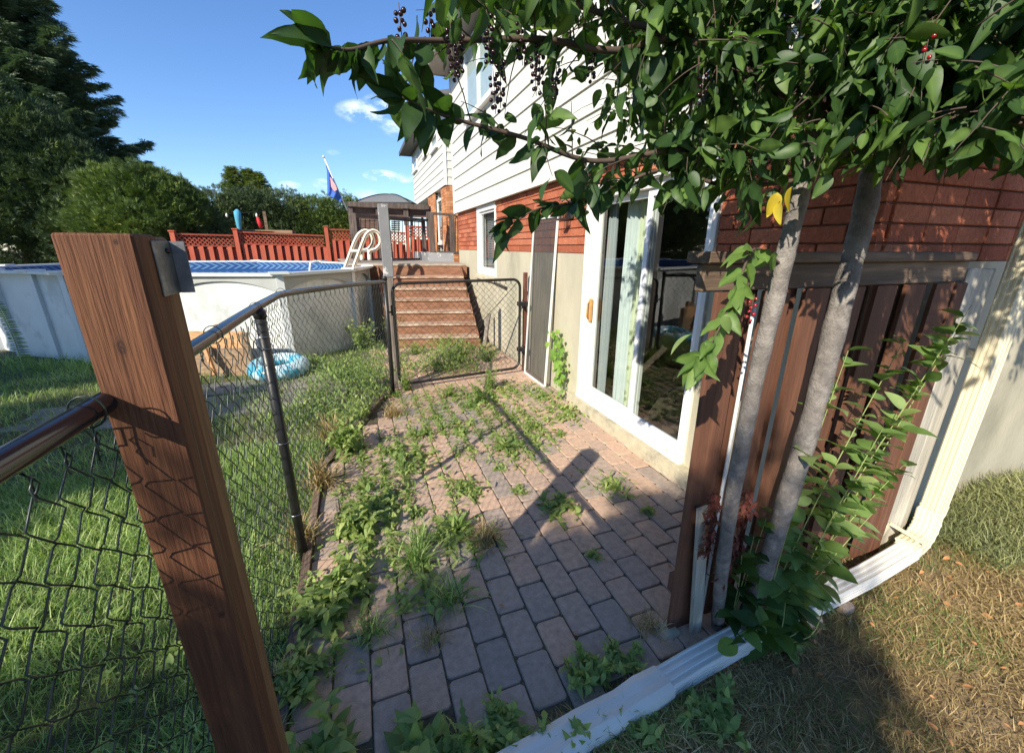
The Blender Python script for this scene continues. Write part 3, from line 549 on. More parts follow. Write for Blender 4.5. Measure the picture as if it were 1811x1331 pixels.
def nwin(y0, y1, z0, z1, x=XN-.05):
    f = MB(); f.cbox((x, y0, z0), (x+.1, y0+.09, z1)); f.cbox((x, y1-.09, z0), (x+.1, y1, z1)); f.cbox((x, y0+.09, z0), (x+.1, y1-.09, z0+.09)); f.cbox((x, y0+.09, z1-.09), (x+.1, y1-.09, z1)); f.cbox((x-.05, y0-.05, z0-.08), (x+.08, y1+.05, z0-.003))
    f = f.build('window', 'trim', nb); g = MB(); g.add([(x+.03, y0+.085, z0+.085), (x+.03, y1-.085, z0+.085), (x+.03, y1-.085, z1-.085), (x+.03, y0+.085, z1-.085)], [(0, 3, 2, 1)]); g.build('pane', 'glass', f); g = MB(); g.box((x+.052, y0+.085, z0+.085), (x+.056, y1-.085, z1-.085)); g.build('blind', 'room', f)
for (xa, xb, yt, yb2) in ((764, 775.5, 228, 270), (749.5, 755.5, 251, 279), (732, 739, 273, 306)):
    A = onx(xb, yb2-8, XN); B = onx(xa, yb2, XN); T_ = onx(xb, yt, XN); nwin(A.y, B.y, B.z, max(T_.z, B.z+.4))
A = onx(773, 390, XN); nwin(ya+.02, yb_-.02, 1.9, ZN-.25, XN+.06)
# ================================================================== STAIRS, DECK
RE = [(820, 594, 7.1), (842, 572.4, 7.33), (836.6, 551, 7.57), (831, 529, 7.84), (825, 509.5, 8.1), (820, 489, 8.42), (814, 467, 8.8)]
RE[0] = (847, 594, 7.1)
LE = [(690, 595), (692, 571.5), (694, 550), (694, 528.6), (694, 508.5), (692, 488), (668, 466)]
st = thing('wooden_stairs', 'red brown wooden stairs of six steps up to the pool deck', 'stairs', (1.3, 7.2, 0)); prev = 0
TR = []
for (rx, ry, Yr), (lx, ly) in zip(RE, LE):
    R = ony(rx, ry, Yr); Lp = ony(lx, ly, Yr+.42); zz = (R.z+Lp.z)/2; TR.append((Vector((Lp.x, Lp.y, zz)), Vector((R.x, R.y, zz))))
for i in range(6):
    a, b = TR[i]; c_, d = TR[i+1]; nrm = Vector((.3, .95, 0)).normalized()
    t = MB(); e0 = nrm*.0; c2, d2 = Vector((c_.x, c_.y, a.z)), Vector((d.x, d.y, b.z)); V = [a-nrm*.03, b-nrm*.03, d2+nrm*.01, c2+nrm*.01]
    t.add([v+Vector((0, 0, 0)) for v in V]+[v-Vector((0, 0, .036)) for v in V], [(0, 1, 2, 3), (4, 7, 6, 5), (0, 4, 5, 1), (1, 5, 6, 2), (2, 6, 7, 3), (3, 7, 4, 0)]); t.build('tread', 'stepnose', st)
    lo = TR[i-1][0].z if i else -.05
    r = MB(); V = [a, b, b+nrm*.02, a+nrm*.02]; zt = a.z-.037
    r.add([Vector((v.x, v.y, lo)) for v in V]+[Vector((v.x, v.y, zt)) for v in V], [(0, 3, 2, 1), (4, 5, 6, 7), (0, 1, 5, 4), (1, 2, 6, 5), (2, 3, 7, 6), (3, 0, 4, 7)]); r.build('riser', 'step', st)
for side in (0, 1):
    s = MB(); pts = [TR[0][side], TR[6][side]]; off = Vector((.02 if side else -.02, 0, 0)); a, b = pts
    s.add([Vector((a.x, a.y, -.05))+off, Vector((b.x, b.y, -.05))+off, Vector((b.x, b.y, b.z-.05))+off, Vector((a.x, a.y, a.z-.05))+off, Vector((a.x, a.y, -.05))+off*.1, Vector((b.x, b.y, -.05))+off*.1, Vector((b.x, b.y, b.z-.05))+off*.1, Vector((a.x, a.y, a.z-.05))+off*.1], [(0, 1, 2, 3), (4, 7, 6, 5), (0, 4, 5, 1), (3, 2, 6, 7), (1, 5, 6, 2), (0, 3, 7, 4)]); s.build('stringer', 'step', st)
dz = TR[6][0].z; DL, DR = TR[6]
deck = thing('pool_deck', 'weathered brown pool deck with railings behind the stairs', 'deck', (1, 9.5, 0))
poly = [(DL.x-.6, DL.y+.3), (DL.x, DL.y), (DR.x+.0, DR.y-.0), (2.16, 8.78), (2.16, 13.2), (-.55, 13.2), (DL.x-.6, 11)]
t = MB(); n = len(poly); t.add([(x, y, dz) for x, y in poly]+[(x, y, dz-.04) for x, y in poly], [tuple(range(n)), tuple(range(n, 2*n))[::-1]]+[(i, n+i, n+(i+1) % n, (i+1) % n) for i in range(n)]); t.build('deck_floor', 'decktop', deck)
t = MB()
for (p, q) in zip(poly[:4], poly[1:4]): t.obox((p[0]+.02, p[1]+.03, dz-.16), (q[0]+.02, q[1]+.03, dz-.16), .03, .236)
for (p, q) in zip(poly[-1:]+poly[:1], poly[:2]): t.obox((p[0]+.03, p[1]+.05, dz/2), (q[0]+.03, q[1]+.05, dz/2), .03, dz-.1)
t.build('fascia', 'step', deck)
# upper deck box
u0, u1 = ony(758, 447, 10.3), ony(812, 448, 10.1); t = MB(); t.add([(u0.x, 10.35, u0.z), (2.17, 10.05, u0.z), (2.17, 13.2, u0.z), (u0.x, 13.2, u0.z), (u0.x, 10.35, dz+.001), (2.17, 10.05, dz+.001), (2.17, 13.2, dz+.001), (u0.x, 13.2, dz+.001)], [(0, 1, 2, 3), (0, 4, 5, 1), (3, 7, 4, 0)]); t.build('upper_platform', 'greypaint', deck)
def rail_run(pxl, bal, m='deck', rail_h=.05, toprail=None):
    for (x, yt, yb, Yd, wd) in pxl:
        A, B = ony(x, yt, Yd), ony(x, yb, Yd); s = MB(); s.cbox((A.x-wd/2, Yd-wd/2, B.z), (A.x+wd/2, Yd+wd/2, A.z), .006); s.build('rail_post', m, deck)
    for (x0, y0, Y0, x1, y1, Y1, hh) in toprail or []:
        A, B = ony(x0, y0, Y0), ony(x1, y1, Y1); s = MB(); s.obox(A, B, .1 if hh > .04 else .04, hh); s.build('rail', m, deck)
    for (x0, yt0, yb0, Y0, x1, yt1, yb1, Y1, n) in bal:
        for i in range(n):
            t_ = (i+.5)/n; x = x0+(x1-x0)*t_; Yd = Y0+(Y1-Y0)*t_; A, B = ony(x, yt0+(yt1-yt0)*t_, Yd), ony(x, yb0+(yb1-yb0)*t_, Yd)
            s = MB(); s.obox(B, A, .016, .016, up=(0, 1, 0)); s.build('baluster', 'black', deck)
rail_run([(625, 377, 468, 10.2, .09), (748, 388, 459, 12.0, .1), (762, 377, 449, 10.5, .12), (798.5, 380, 450, 10.5, .11), (686, 384, 462, 11.2, .08)],
         [(634, 386, 459, 10.3, 682, 390, 459, 11.1, 6), (694, 390, 456, 11.3, 744, 393, 456, 11.9, 7), (769, 383, 445, 10.5, 795, 385, 445, 10.5, 3), (803, 385, 445, 10.5, 812, 386, 445, 10.5, 2)],
         toprail=[(620, 379, 10.2, 756, 389.5, 12.05, .06), (757, 377, 10.5, 806, 380.5, 10.5, .05), (628, 383.5, 10.2, 748, 392.5, 12, .03), (628, 459, 10.2, 748, 458, 12, .05), (762, 446, 10.5, 812, 447.5, 10.5, .07), (806, 383.5, 10.5, 813, 384, 10.5, .04)])
# privacy screen of slats under the gazebo
ps = thing('slatted_privacy_screen', 'dark slatted wooden privacy screen at the back of the deck', 'screen', (1, 13.4, 0)); YP = 13.5
for (x, yt, yb) in ((618, 358, 462), (668, 364, 460), (717, 366, 398), (757, 365, 420)):
    A, B = ony(x, yt, YP), ony(x, yb, YP); s = MB(); s.cbox((A.x-.07, YP-.06, B.z), (A.x+.07, YP+.06, A.z)); s.build('post', 'deck', ps)
s = MB(); s.obox(ony(613, 360.5, YP-.09), ony(759, 366.5, YP-.09), .05, .13); s.build('beam', 'deck', ps)
for i in range(12):
    y = 366+i*4.3; x1 = 757 if i < 4 else 668
    if i > 10: break
    s = MB(); s.obox(ony(620, y, YP+.075), ony(x1, y+4*(x1-620)/140, YP+.075), .02, .075 if i < 4 else .08); s.build('slat', 'slat', ps)
for i in range(5):
    s = MB(); s.obox(ony(692, 392+i*3.6, YP+.08), ony(708, 392.6+i*3.6, YP+.08), .02, .045); s.build('slat', 'slat', ps)
# gazebo behind
gz = thing('gazebo', 'grey domed metal roof of a garden gazebo behind the deck', 'gazebo', tuple(ony(700, 430, 17.3)[:2])+(0,)); YG = 17.3
ce = ony(694, 358, YG); zt = ony(690, 335.5, YG).z; hw = (ony(757, 360, YG).x-ony(632, 355, YG).x)/2*1.0; cxg = (ony(757, 360, YG).x+ony(632, 355, YG).x)/2; ze2 = ce.z
s = MB(); V = []; rows = 10; ang = math.radians(20)
def gp(a, b, z): return (cxg+a*math.cos(ang)+b*math.sin(ang), YG+1.6-a*math.sin(ang)+b*math.cos(ang), z)
hw2 = hw*.86
for i in range(rows+1):
    t_ = i/rows; rr = hw2*(1-t_)+.001; z = ze2+(zt-ze2)*math.sin(t_*1.5708)**.95*1.0
    V += [gp(-rr, -rr, z), gp(rr, -rr, z), gp(rr, rr, z), gp(-rr, rr, z)]
F = [(i*4+j, i*4+(j+1) % 4, i*4+4+(j+1) % 4, i*4+4+j) for i in range(rows) for j in range(4)]; s.add(V, F); s.build('roof', 'roofmetal', gz)
s = MB()
for j in range(4):
    s.obox(V[j], V[(j+1) % 4], .06, .1); s.tube([Vector(V[i*4+j])+Vector((0, 0, .015)) for i in range(rows+1)], .022, 6)
s.build('roof_frame', 'black', gz)
for j in range(4):
    s = MB(); s.cbox((V[j][0]*.96+cxg*.04-.05, V[j][1]-.05, -.05), (V[j][0]*.96+cxg*.04+.05, V[j][1]+.05, ze2-.05)); s.build('post', 'black', gz)
# tall grey flaking post at the stair foot
gpp = thing('grey_post', 'tall wooden post with flaking grey paint beside the gate', 'post', (.335, 5.25, 0))
A = ony(675, 361, 5.25); s = MB(); s.cbox((.27, 5.2, 1.40), (.385, 5.29, A.z), .006); s.build('painted_upper', 'greypaint', gpp)
s = MB(); s.cbox((.275, 5.205, -.06), (.38, 5.285, 1.398), .006); s.build('bare_lower', 'greyv', gpp)
# flag
fl = thing('flag', 'blue flag with a small pale crest drooping from a white leaning pole', 'flag', tuple(ony(613, 368, 12.5)))
s = MB(); p0, p1 = ony(614, 372, 12.5), ony(573, 279, 12.2); s.tube([p0, p1], .016, 8); s.tube([p1, p1+(p1-p0).normalized()*.05], .026, 8); s.build('pole', 'trim', fl)
fc = [[(576, 290), (578, 302), (579, 340), (578.5, 345)], [(582, 302), (585, 318), (588, 338), (588, 349)], [(590, 318), (595, 330), (597, 345), (597, 354)], [(600, 342), (604, 350), (605, 357), (606, 360)]]
gridp = [[ony(x, y, 12.3+.06*math.sin(i*2.2+j*.7)) for j, (x, y) in enumerate(r)] for i, r in enumerate(fc)]
def bil(G_, u, v):
    n, m = len(G_)-1, len(G_[0])-1; i = min(int(u*n), n-1); j = min(int(v*m), m-1); a, b = u*n-i, v*m-j
    return G_[i][j]*(1-a)*(1-b)+G_[i+1][j]*a*(1-b)+G_[i][j+1]*(1-a)*b+G_[i+1][j+1]*a*b
s = MB(); nu = 16; V = [bil(gridp, i/nu, j/nu)+Vector((0, .04*math.sin(i*.9+j*.3), 0)) for i in range(nu+1) for j in range(nu+1)]
F = [(i*(nu+1)+j, (i+1)*(nu+1)+j, (i+1)*(nu+1)+j+1, i*(nu+1)+j+1) for i in range(nu) for j in range(nu)]; s.add(V, F, smooth=True)
s.build('cloth', 'flag', fl)
s = MB(); V = []
for k_ in range(24):
    a = k_/24*6.283; u, v = .45+.2*math.cos(a)*(1+.2*math.cos(3*a)), .42+.2*math.sin(a); V.append(bil(gridp, u, v)+Vector((0, -.045, 0)))
s.add(V, [tuple(range(24))]); s.build('crest', 'crest', fl)
# ================================================================== POOL
PR = 1.37; PV = [(-4.9, 8.65), (-4.27, 8.17), (-2.75, 7.45), (-1.07, 6.93), (-.05, 8.1), (.27, 9.3), (.1, 11), (-.9, 12.6), (-2.6, 13.5), (-4.6, 13.6), (-6.1, 12.6), (-6.6, 11.1), (-6.2, 9.7), (-5.6, 9.05)]
PV = [PV[0]]+PV[1:]
pool = thing('swimming_pool', 'round white walled above ground swimming pool with blue water', 'pool', (-3, 10, 0)); cxp = sum(p[0] for p in PV)/len(PV); cyp = sum(p[1] for p in PV)/len(PV)
n = len(PV); wl = MB(); ln = MB(); 
def inset(p, d):
    v = Vector((cxp-p[0], cyp-p[1], 0)).normalized()*d; return Vector((p[0]+v.x, p[1]+v.y, 0))
Wp = [inset(p, .12) for p in PV]; Lp_ = [inset(p, .2) for p in PV]
V = []
for p in Wp: V += [(p.x, p.y, -.08), (p.x, p.y, PR-.04)]
wl.add(V, [(i*2, ((i+1) % n)*2, ((i+1) % n)*2+1, i*2+1) for i in range(n)]); wl.build('wall', 'poolwall', pool)
me_ = bpy.data.meshes.new('liner'); V = []
for p in Lp_: V += [(p.x+3, p.y-10, .9), (p.x+3, p.y-10, PR-.03)]
me_.from_pydata(V, [], [(i*2, i*2+1, ((i+1) % n)*2+1, ((i+1) % n)*2) for i in range(n)]); uv = me_.uv_layers.new(name='UVMap'); dist = 0
for i in range(n):
    Ls = (Lp_[(i+1) % n]-Lp_[i]).length; nrep = round(Ls/.9)
    for li, (uu, vv) in zip(me_.polygons[i].loop_indices, ((0, -1.2), (0, 1), (nrep, 1), (nrep, -1.2))): uv.data[li].uv = (uu, vv)
finish('liner', me_, 'liner', pool, (0, 0, 0))
s = MB(); s.add([(p.x, p.y, 1.12) for p in Lp_], [tuple(range(n))]); s.build('water', 'water', pool)
for i in range(n):
    p, q = PV[i], PV[(i+1) % n]; pi, qi = inset(p, .2), inset(q, .2); s = MB(); z0, z1 = PR-.045, PR
    s.add([(*p, z0), (*q, z0), (qi.x, qi.y, z0), (pi.x, pi.y, z0), (*p, z1), (*q, z1), (qi.x, qi.y, z1), (pi.x, pi.y, z1)], [(0, 3, 2, 1), (4, 5, 6, 7), (0, 1, 5, 4), (2, 3, 7, 6)]); s.build('top_rail', 'poolrail', pool)
    if i in (1, 2, 3, 4):
        a, b = inset(p, .07), inset(q, .07); s = MB(); V = []; m_ = 24
        for k_ in range(m_+1):
            t_ = k_/m_; P = a.lerp(b, t_); zz = PR-.12-.20*abs(2*t_-1)**2.2; V += [(P.x, P.y, PR-.045), (P.x, P.y, zz)]
        s.add(V, [(k_*2, k_*2+1, k_*2+3, k_*2+2) for k_ in range(m_)]); s.build('valance', 'poolval' if i > 0 else 'poolval', pool)
    a = inset(p, .10); t_ = (Vector((*q, 0))-Vector((*PV[i-1], 0))).normalized(); s = MB(); s.obox(a+Vector((0, 0, -.07)), a+Vector((0, 0, PR-.046)), .10, .07, up=tuple(Vector((-t_.y, t_.x, 0)))); s.build('upright', 'poolrail', pool)
    s = MB(); ai = inset(p, .1); s.obox(ai+Vector((0, 0, PR+.004))-t_*.13, ai+Vector((0, 0, PR+.004))+t_*.13, .24, .03); s.build('rail_cap', 'poolrail', pool)
# skimmer hose hook and ladder
ld = thing('pool_ladder', 'cream looped handrails of the pool ladder', 'ladder', (-.2, 8.4, 1.3))
for k_, (ox, Yd) in enumerate(((0, 8.5), (15, 8.35))):
    pts = [(606, 492), (609, 478), (617, 455), (627, 428), (635, 414), (645, 408), (654, 411), (659, 420), (659, 431), (652, 440), (644, 443), (640, 446), (640, 460)]
    P = [ony(x+ox*(.9 if i > 3 else 1), y, Yd+(.0 if i < 4 else .12*(i-3)/9*0)) for i, (x, y) in enumerate(pts)]
    sm = []
    for i in range(len(P)-1):
        a, b, c_, d = P[max(i-1, 0)], P[i], P[i+1], P[min(i+2, len(P)-1)]
        for t_ in (0, .25, .5, .75): sm.append(.5*((2*b)+(c_-a)*t_+(2*a-5*b+4*c_-d)*t_*t_+(3*b-a-3*c_+d)*t_**3))
    sm.append(P[-1]); s = MB(); s.tube(sm, .034, 8); s.build('handrail', 'cream', ld)
    s = MB(); s.tube([p+Vector((0, -.03, 0)) for p in sm[:-3]], .010, 6); s.build('stripe', 'brownstripe', ld)
s = MB(); A, B = ony(621, 443, 8.45), ony(657, 443.5, 8.4); s.obox(A, B, .05, .04); s.build('step', 'cream', ld)
s = MB(); A = ony(548, 478, 8.9); s.tube([A+Vector((-.05, 0, -.25)), A, A+Vector((.03, .0, .14)), A+Vector((.12, 0, .17)), A+Vector((.2, .05, .12))], .022, 8); setp(s.build('pool_hose', 'poolrail', loc=tuple(A)), 'pale blue suction hose hooked over the pool rim', 'hose')
# inflatable ring
def torus(c, R, r, tilt, name, lab, cat, m):
    V = []; F = []; a_n, b_n = 40, 16
    Rm = Matrix.Rotation(tilt, 3, 'X')
    for i in range(a_n):
        u = i/a_n*6.283; rr = r*(1+.03*math.sin(u*9))
        for j in range(b_n):
            v = j/b_n*6.283; p = Rm@Vector(((R+rr*math.cos(v))*math.cos(u), (R+rr*math.cos(v))*math.sin(u), rr*.95*math.sin(v))); V.append(Vector(c)+p)
    for i in range(a_n):
        for j in range(b_n): F.append((i*b_n+j, ((i+1) % a_n)*b_n+j, ((i+1) % a_n)*b_n+(j+1) % b_n, i*b_n+(j+1) % b_n))
    s = MB(); s.add(V, F, smooth=True); return setp(s.build(name, m, loc=c), lab, cat)
torus((-1.22, 6.42, .10), .29, .115, .08, 'swim_ring', 'clear and blue inflatable swim ring on the grass against the pool', 'pool ring', 'ring')
# plank box against the pool
pb = thing('plank_planter', 'low box of pine planks standing against the pool wall', 'planter', (-2.3, 6.9, 0))
for i, (z0, z1, m_) in enumerate(((.36, .60, 'newwood'), (.2, .355, 'newwood2'), (-.05, .195, 'newwood2'))):  # top plank in a lighter pine tone, lower planks in a darker one
    s = MB(); s.obox((-2.95, 7.1-.01*i, (z0+z1)/2), (-1.62, 6.62-.01*i, (z0+z1)/2), .035, z1-z0); s.build('plank', m_, pb)
s = MB(); s.obox((-2.05, 6.55, .02), (-2.15, 6.7, .42), .1, .035, up=(1, 0, 0)); s.build('brace', 'newwood', pb)
s = MB(); s.cbox((-2.02, 6.8, .3), (-1.9, 6.88, .68)); s.cbox((-1.66, 6.55, -.05), (-1.58, 6.66, .58)); s.build('post', 'newwood2', pb)
# ================================================================== RED LATTICE FENCE
rf = thing('lattice_fence', 'red stained board fence with lattice top behind the pool', 'fence', (-4, 16, 0))
def fy(x): return 14.7+(x-290)/(812-290)*2.4
SEG = [(150, 416, 304, 413.5, 430), (304, 413.5, 412, 416.5, 434), (420, 410, 572, 417, 431), (580, 405.5, 690, 409.5, 424), (690, 409.5, 716, 412, 427), (722, 400, 813, 404.5, 419)]
for (x0, t0, x1, t1, lb) in SEG:
    if x0 < 160: continue
    A, B = ony(x0, t0, fy(x0)), ony(x1, t1, fy(x1)); lh = ony(x0, t0, fy(x0)).z-ony(x0, lb, fy(x0)).z; up = Vector((0, 0, 1))
    s = MB(); s.obox(A, B, .09, .045); s.obox(A-up*lh, B-up*lh, .05, .04); s.build('rail', 'redfence', rf)
    s = MB(); Ln = (B-A).length; k_ = 0; st_ = .115
    H_ = lh-.03
    for sg in (1, -1):
        t_ = -H_
        while t_ < Ln:
            a0, a1 = max(t_, 0), min(t_+H_, Ln)
            if a1-a0 > .02:
                fa, fb = (a0-t_)/H_, (a1-t_)/H_
                if sg < 0: fa, fb = 1-fa, 1-fb
                d = (B-A).normalized(); p = A+d*a0-up*(lh-.015-fa*H_); q = A+d*a1-up*(lh-.015-fb*H_); s.obox(p+Vector((0, sg*.006, 0)), q+Vector((0, sg*.006, 0)), .01, .03)
            t_ += st_
    s.build('lattice_panel', 'redfence', rf)
    s = MB(); d = (B-A).normalized(); t_ = .05
    while t_ < Ln-.05:
        p = A+d*t_-up*(lh+.02); s.cbox((p.x, p.y-.012, .1), (p.x+.145, p.y+.012, p.z), .004); p2 = p+d*.14; s.cbox((p2.x-.02, p2.y+.05, .1), (p2.x+.12, p2.y+.07, p2.z-.05), .004); t_ += .235
    s.build('board_panel', 'redfence', rf)
for (x, yt) in ((304, 408), (415.5, 404.5), (576, 400), (719, 395)):
    A = ony(x, yt, fy(x)); s = MB(); s.cbox((A.x-.06, A.y-.06, 0), (A.x+.06, A.y+.06, A.z-.03), .005); s.cbox((A.x-.08, A.y-.08, A.z-.03), (A.x+.08, A.y+.08, A.z+.01), .008); s.build('post', 'redfence', rf)
# neighbour's yard items seen over the fence
YB = 18.5; um = thing('garden_umbrella', 'closed blue garden umbrella standing behind the red fence', 'umbrella', tuple(ony(424, 430, YB)[:2])+(0,))
A, B = ony(419, 370, YB), ony(424, 409, YB); s = MB()
s.tube([A, A+(B-A)*.12, A+(B-A)*.4, A+(B-A)*.9, B], [.03, .12, .11, .07, .05], 10); s.build('canopy', 'bluecloth', um); s = MB(); s.tube([B, Vector((B.x, B.y, 0))], .02, 6); s.build('pole', 'trim', um)
A, B = ony(467, 374, YB), ony(472, 412, YB); s = MB(); s.obox(Vector((B.x+.04, B.y, 0)), A, .1, .1, up=(0, 1, 0)); pw = s.build('light_pole', 'oldwood', loc=(B.x, B.y, 0)); setp(pw, 'old wooden pole holding the string lights beyond the fence', 'pole')
s = MB(); A, B = ony(456, 385, YB), ony(462, 403, YB); s.tube([A+Vector((0, 0, .02)), A, (A+B)/2, B], [.01, .06, .08, .06], 8); setp(s.build('wind_sock', 'redcloth', loc=tuple(A)), 'red cloth hanging beside the wooden light pole', 'cloth')
s = MB(); pts = [ony(340+i*12.6, 377-.4*i+3*math.sin(math.pi*i/10), YB) for i in range(11)]; s.tube(pts, .012, 4); sl_ = setp(s.build('light_string', 'black', loc=tuple(pts[0])), 'thin string of lights strung to the wooden pole', 'string lights')
for x in (401, 454): A = ony(x, 381, YB); s = MB(); s.tube([A+Vector((0, 0, .08)), A, A-Vector((0, 0, .07))], [.015, .045, .02], 8); s.build('bulb', 'trim', sl_)
s = MB(); A, B = ony(395, 407, YB), ony(520, 409.5, YB); s.obox(A, B, 1.0, .05); s.obox(ony(480, 412, YB-.6), ony(518, 413.5, YB-.6), .3, .14)
for q in (A, B): s.obox(Vector((q.x, q.y, 0)), q, .1, .1, up=(0, 1, 0))
setp(s.build('patio_table', 'newwood2', loc=(A.x, A.y, 0)), 'long pale table top showing above the red fence', 'table')
# ================================================================== CHAIN LINK FENCE AND GATE
def chain(path, zt, zb, wdt=.085, r=.0021, sag=.0, knuck=True):
    """path: function s(metres) -> (x, y); woven zigzag wires with knuckled tops"""
    Ltot, fn = path; V = []; T = []; hw_ = wdt/2; nw = int(Ltot/hw_); nrm = .0035; out = MB()
    for i in range(nw):
        pts = []; k = 0; z = zt(i*hw_)
        if i % 2: z -= 0
        z0 = z; ph = i % 2
        while z > zb(i*hw_):
            s_ = (i+(1 if (k+ph) % 2 else 0))*hw_+.05*hw_*math.sin(i*1.3+k*.7); x, y = fn(min(max(s_, 0), Ltot)); a, b = fn(min(s_+.01, Ltot)), fn(max(s_-.01, 0)); tx, ty = a[0]-b[0], a[1]-b[1]; l_ = math.hypot(tx, ty)+1e-9
            off = nrm*(1 if (k % 2) else -1); dz_ = .004*math.sin(i*2.1+k*1.1)
            side = 1 if (k+ph) % 2 else -1
            zz = z+dz_+sag*math.sin(i*.35)*.3
            pts += [(x-ty/l_*off-tx/l_*side*.004, y+tx/l_*off-ty/l_*side*.004, zz+.004), (x+ty/l_*off-tx/l_*side*.004, y-tx/l_*off-ty/l_*side*.004, zz-.004)]
            z -= hw_*1.02; k += 1
        if knuck and pts and ph == 1:
            x, y, zz = pts[0]; pts = [(x+.004, y-.012, zz-.012), (x+.003, y-.014, zz+.012), (x, y+.002, zz+.022), (x, y+.010, zz+.010)]+pts
        elif knuck and pts:
            pts = pts[1:]; x, y, zz = pts[0]; pts = [(x-.003, y+.012, zz+hw_-.016), (x+.001, y-.012, zz+hw_+.006), (x, y, zz+hw_-.006)]+pts
        out.tube(pts, r, 5, cap=False)
    return out
PATH = [(-.5, -.35), (-.5, 2.2), (-.497, 2.9), (-.47, 3.15), (-.40, 3.4), (-.05, 4.25), (.255, 5.02)]
cum = [0]
for a, b in zip(PATH, PATH[1:]): cum.append(cum[-1]+math.hypot(b[0]-a[0], b[1]-a[1]))
def fpath(s_):
    s_ = min(max(s_, 0), cum[-1])
    for i in range(len(cum)-1):
        if s_ <= cum[i+1]+1e-9: t_ = (s_-cum[i])/(cum[i+1]-cum[i]); return (PATH[i][0]*(1-t_)+PATH[i+1][0]*t_, PATH[i][1]*(1-t_)+PATH[i+1][1]*t_)
def zrail(s_): return 1.463 if s_ < 3.25 else 1.463-.095*(s_-3.25)/(cum[-1]-3.25)
clf = thing('chain_link_fence', 'black chain link fence with steel top rail between lawn and patio', 'fence', (-.49, 2.27, 0))
chain((cum[-1], fpath), lambda s_: (zrail(s_)-.055-(.03*math.sin(s_*1.9)**2 if s_ < 2.5 else 0)), lambda s_: .0, r=.0018).build('chain_mesh', 'wire', clf)
s = MB(); pts = []; N_ = 90
for i in range(N_+1): s_ = cum[-1]*i/N_; x, y = fpath(s_); pts.append((x+(.012 if s_ < 3 else .01), y, zrail(s_)+.004*math.sin(s_*3)))
s.tube(pts, .021, 14); s.build('top_rail', 'rail', clf)
def fpost(x, y, z, lean=0):
    s = MB(); s.tube([(x, y, -.05), (x+lean*.5, y, z*.5), (x+lean, y, z-.02)], .025, 14); s.tube([(x+lean, y, z-.05), (x+lean, y, z-.015), (x+lean, y, z-.003)], [.029, .029, .018], 14); s.build('post', 'black', clf)
fpost(-.478, 2.285, 1.465); fpost(.25, 5.06, 1.43, .02)
for yy, z0, z1 in ((2.285, 1.40, 1.5), (2.285, 1.33, 1.335), (2.285, 1.27, 1.28), (2.285, .75, .755), (2.285, .3, .305)):
    s = MB(); pts = [(-.478+.034*math.cos(a), yy+.034*math.sin(a), z0+.006*math.sin(a)) for a in np.linspace(0, 6.9, 18)]; s.tube(pts, .0018, 5); s.build('tie_wire', 'tie' if z0 < 1.38 else 'wire', clf)
for yy in (1.62, 2.27, .9, 3.0):
    s = MB(); pts = [(-.488+.028*math.cos(a), yy+.01*a/6, 1.463+.03*math.sin(a)) for a in np.linspace(-2.6, 3.4, 16)]; pts += [(-.5, yy+.02, 1.40), (-.5, yy+.015, 1.36)]; s.tube(pts, .0018, 5); s.build('tie_wire', 'wire', clf)
# gate
gate = thing('chain_link_gate', 'closed chain link garden gate with rounded black steel frame', 'gate', (.4, 5.12, .05)); g0, g1 = Vector((.345, 5.10, 0)), Vector((2.06, 5.32, 0)); gd = (g1-g0).normalized(); GL = (g1-g0).length; zt_, zb_ = 1.335, .075
def gpnt(s_, z): p = g0+gd*s_; return (p.x, p.y, z)
def rect(r_):
    P = []
    for cx_, cz_, a0 in ((r_, zb_+r_, 180), (GL-r_, zb_+r_, 270), (GL-r_, zt_-r_, 0), (r_, zt_-r_, 90)):
        for k_ in range(7): a = math.radians(a0+k_*15); P.append(gpnt(cx_+r_*math.cos(a), cz_+r_*math.sin(a)))
    return P+[P[0], P[1]]
s = MB(); s.tube(rect(.11), .0185, 12, cap=False); s.build('frame', 'black', gate)
chain((GL-.03, lambda s_: gpnt(min(s_, GL-.03)+.015, 0)[:2]), lambda s_: zt_-.045, lambda s_: zb_+.03, wdt=.083, r=.0022, knuck=True).build('chain_mesh', 'wire', gate)
s = MB(); s.tube([gpnt(GL-.06, zt_-.06), gpnt(GL*.62, .72), gpnt(.12, .12)], .004, 6); s.build('tension_wire', 'wire', gate)
for z in (.35, 1.0): s = MB(); s.cbox((2.03, 5.28, z-.03), (2.17, 5.36, z+.03), .006); s.tube([(2.1, 5.3, z-.06), (2.1, 5.3, z+.06)], .012, 8); s.build('hinge', 'black', gate)
s = MB(); s.tube([gpnt(.02, 1.0), gpnt(-.05, 1.0), gpnt(-.1, 1.03)], .01, 8); s.tube([gpnt(-.02, .96), gpnt(-.02, 1.08)], .014, 8); s.build('latch', 'black', gate)
s = MB(); s.cbox((2.14, 5.36, -.03), (2.19, 5.41, 1.42), .004); setp(s.build('hinge_post', 'rust', loc=(2.16, 5.38, 0)), 'thin brown hinge post between the gate and the leaning screen', 'post')
s = MB(); s.obox((2.21, 6.35, 1.13), (2.23, 7.6, 1.19), .05, .02); setp(s.build('loose_strip', 'black', loc=(2.2, 6.6, 1.13)), 'narrow dark strip along the wall under the window sill', 'strip')
s = MB(); s.obox((1.98, 6.9, -.03), (2.12, 7.0, .62), .07, .03); setp(s.build('leaning_plank', 'greyv', loc=(2., 6.9, 0)), 'short weathered plank leaning on the wall beside the stairs', 'plank')
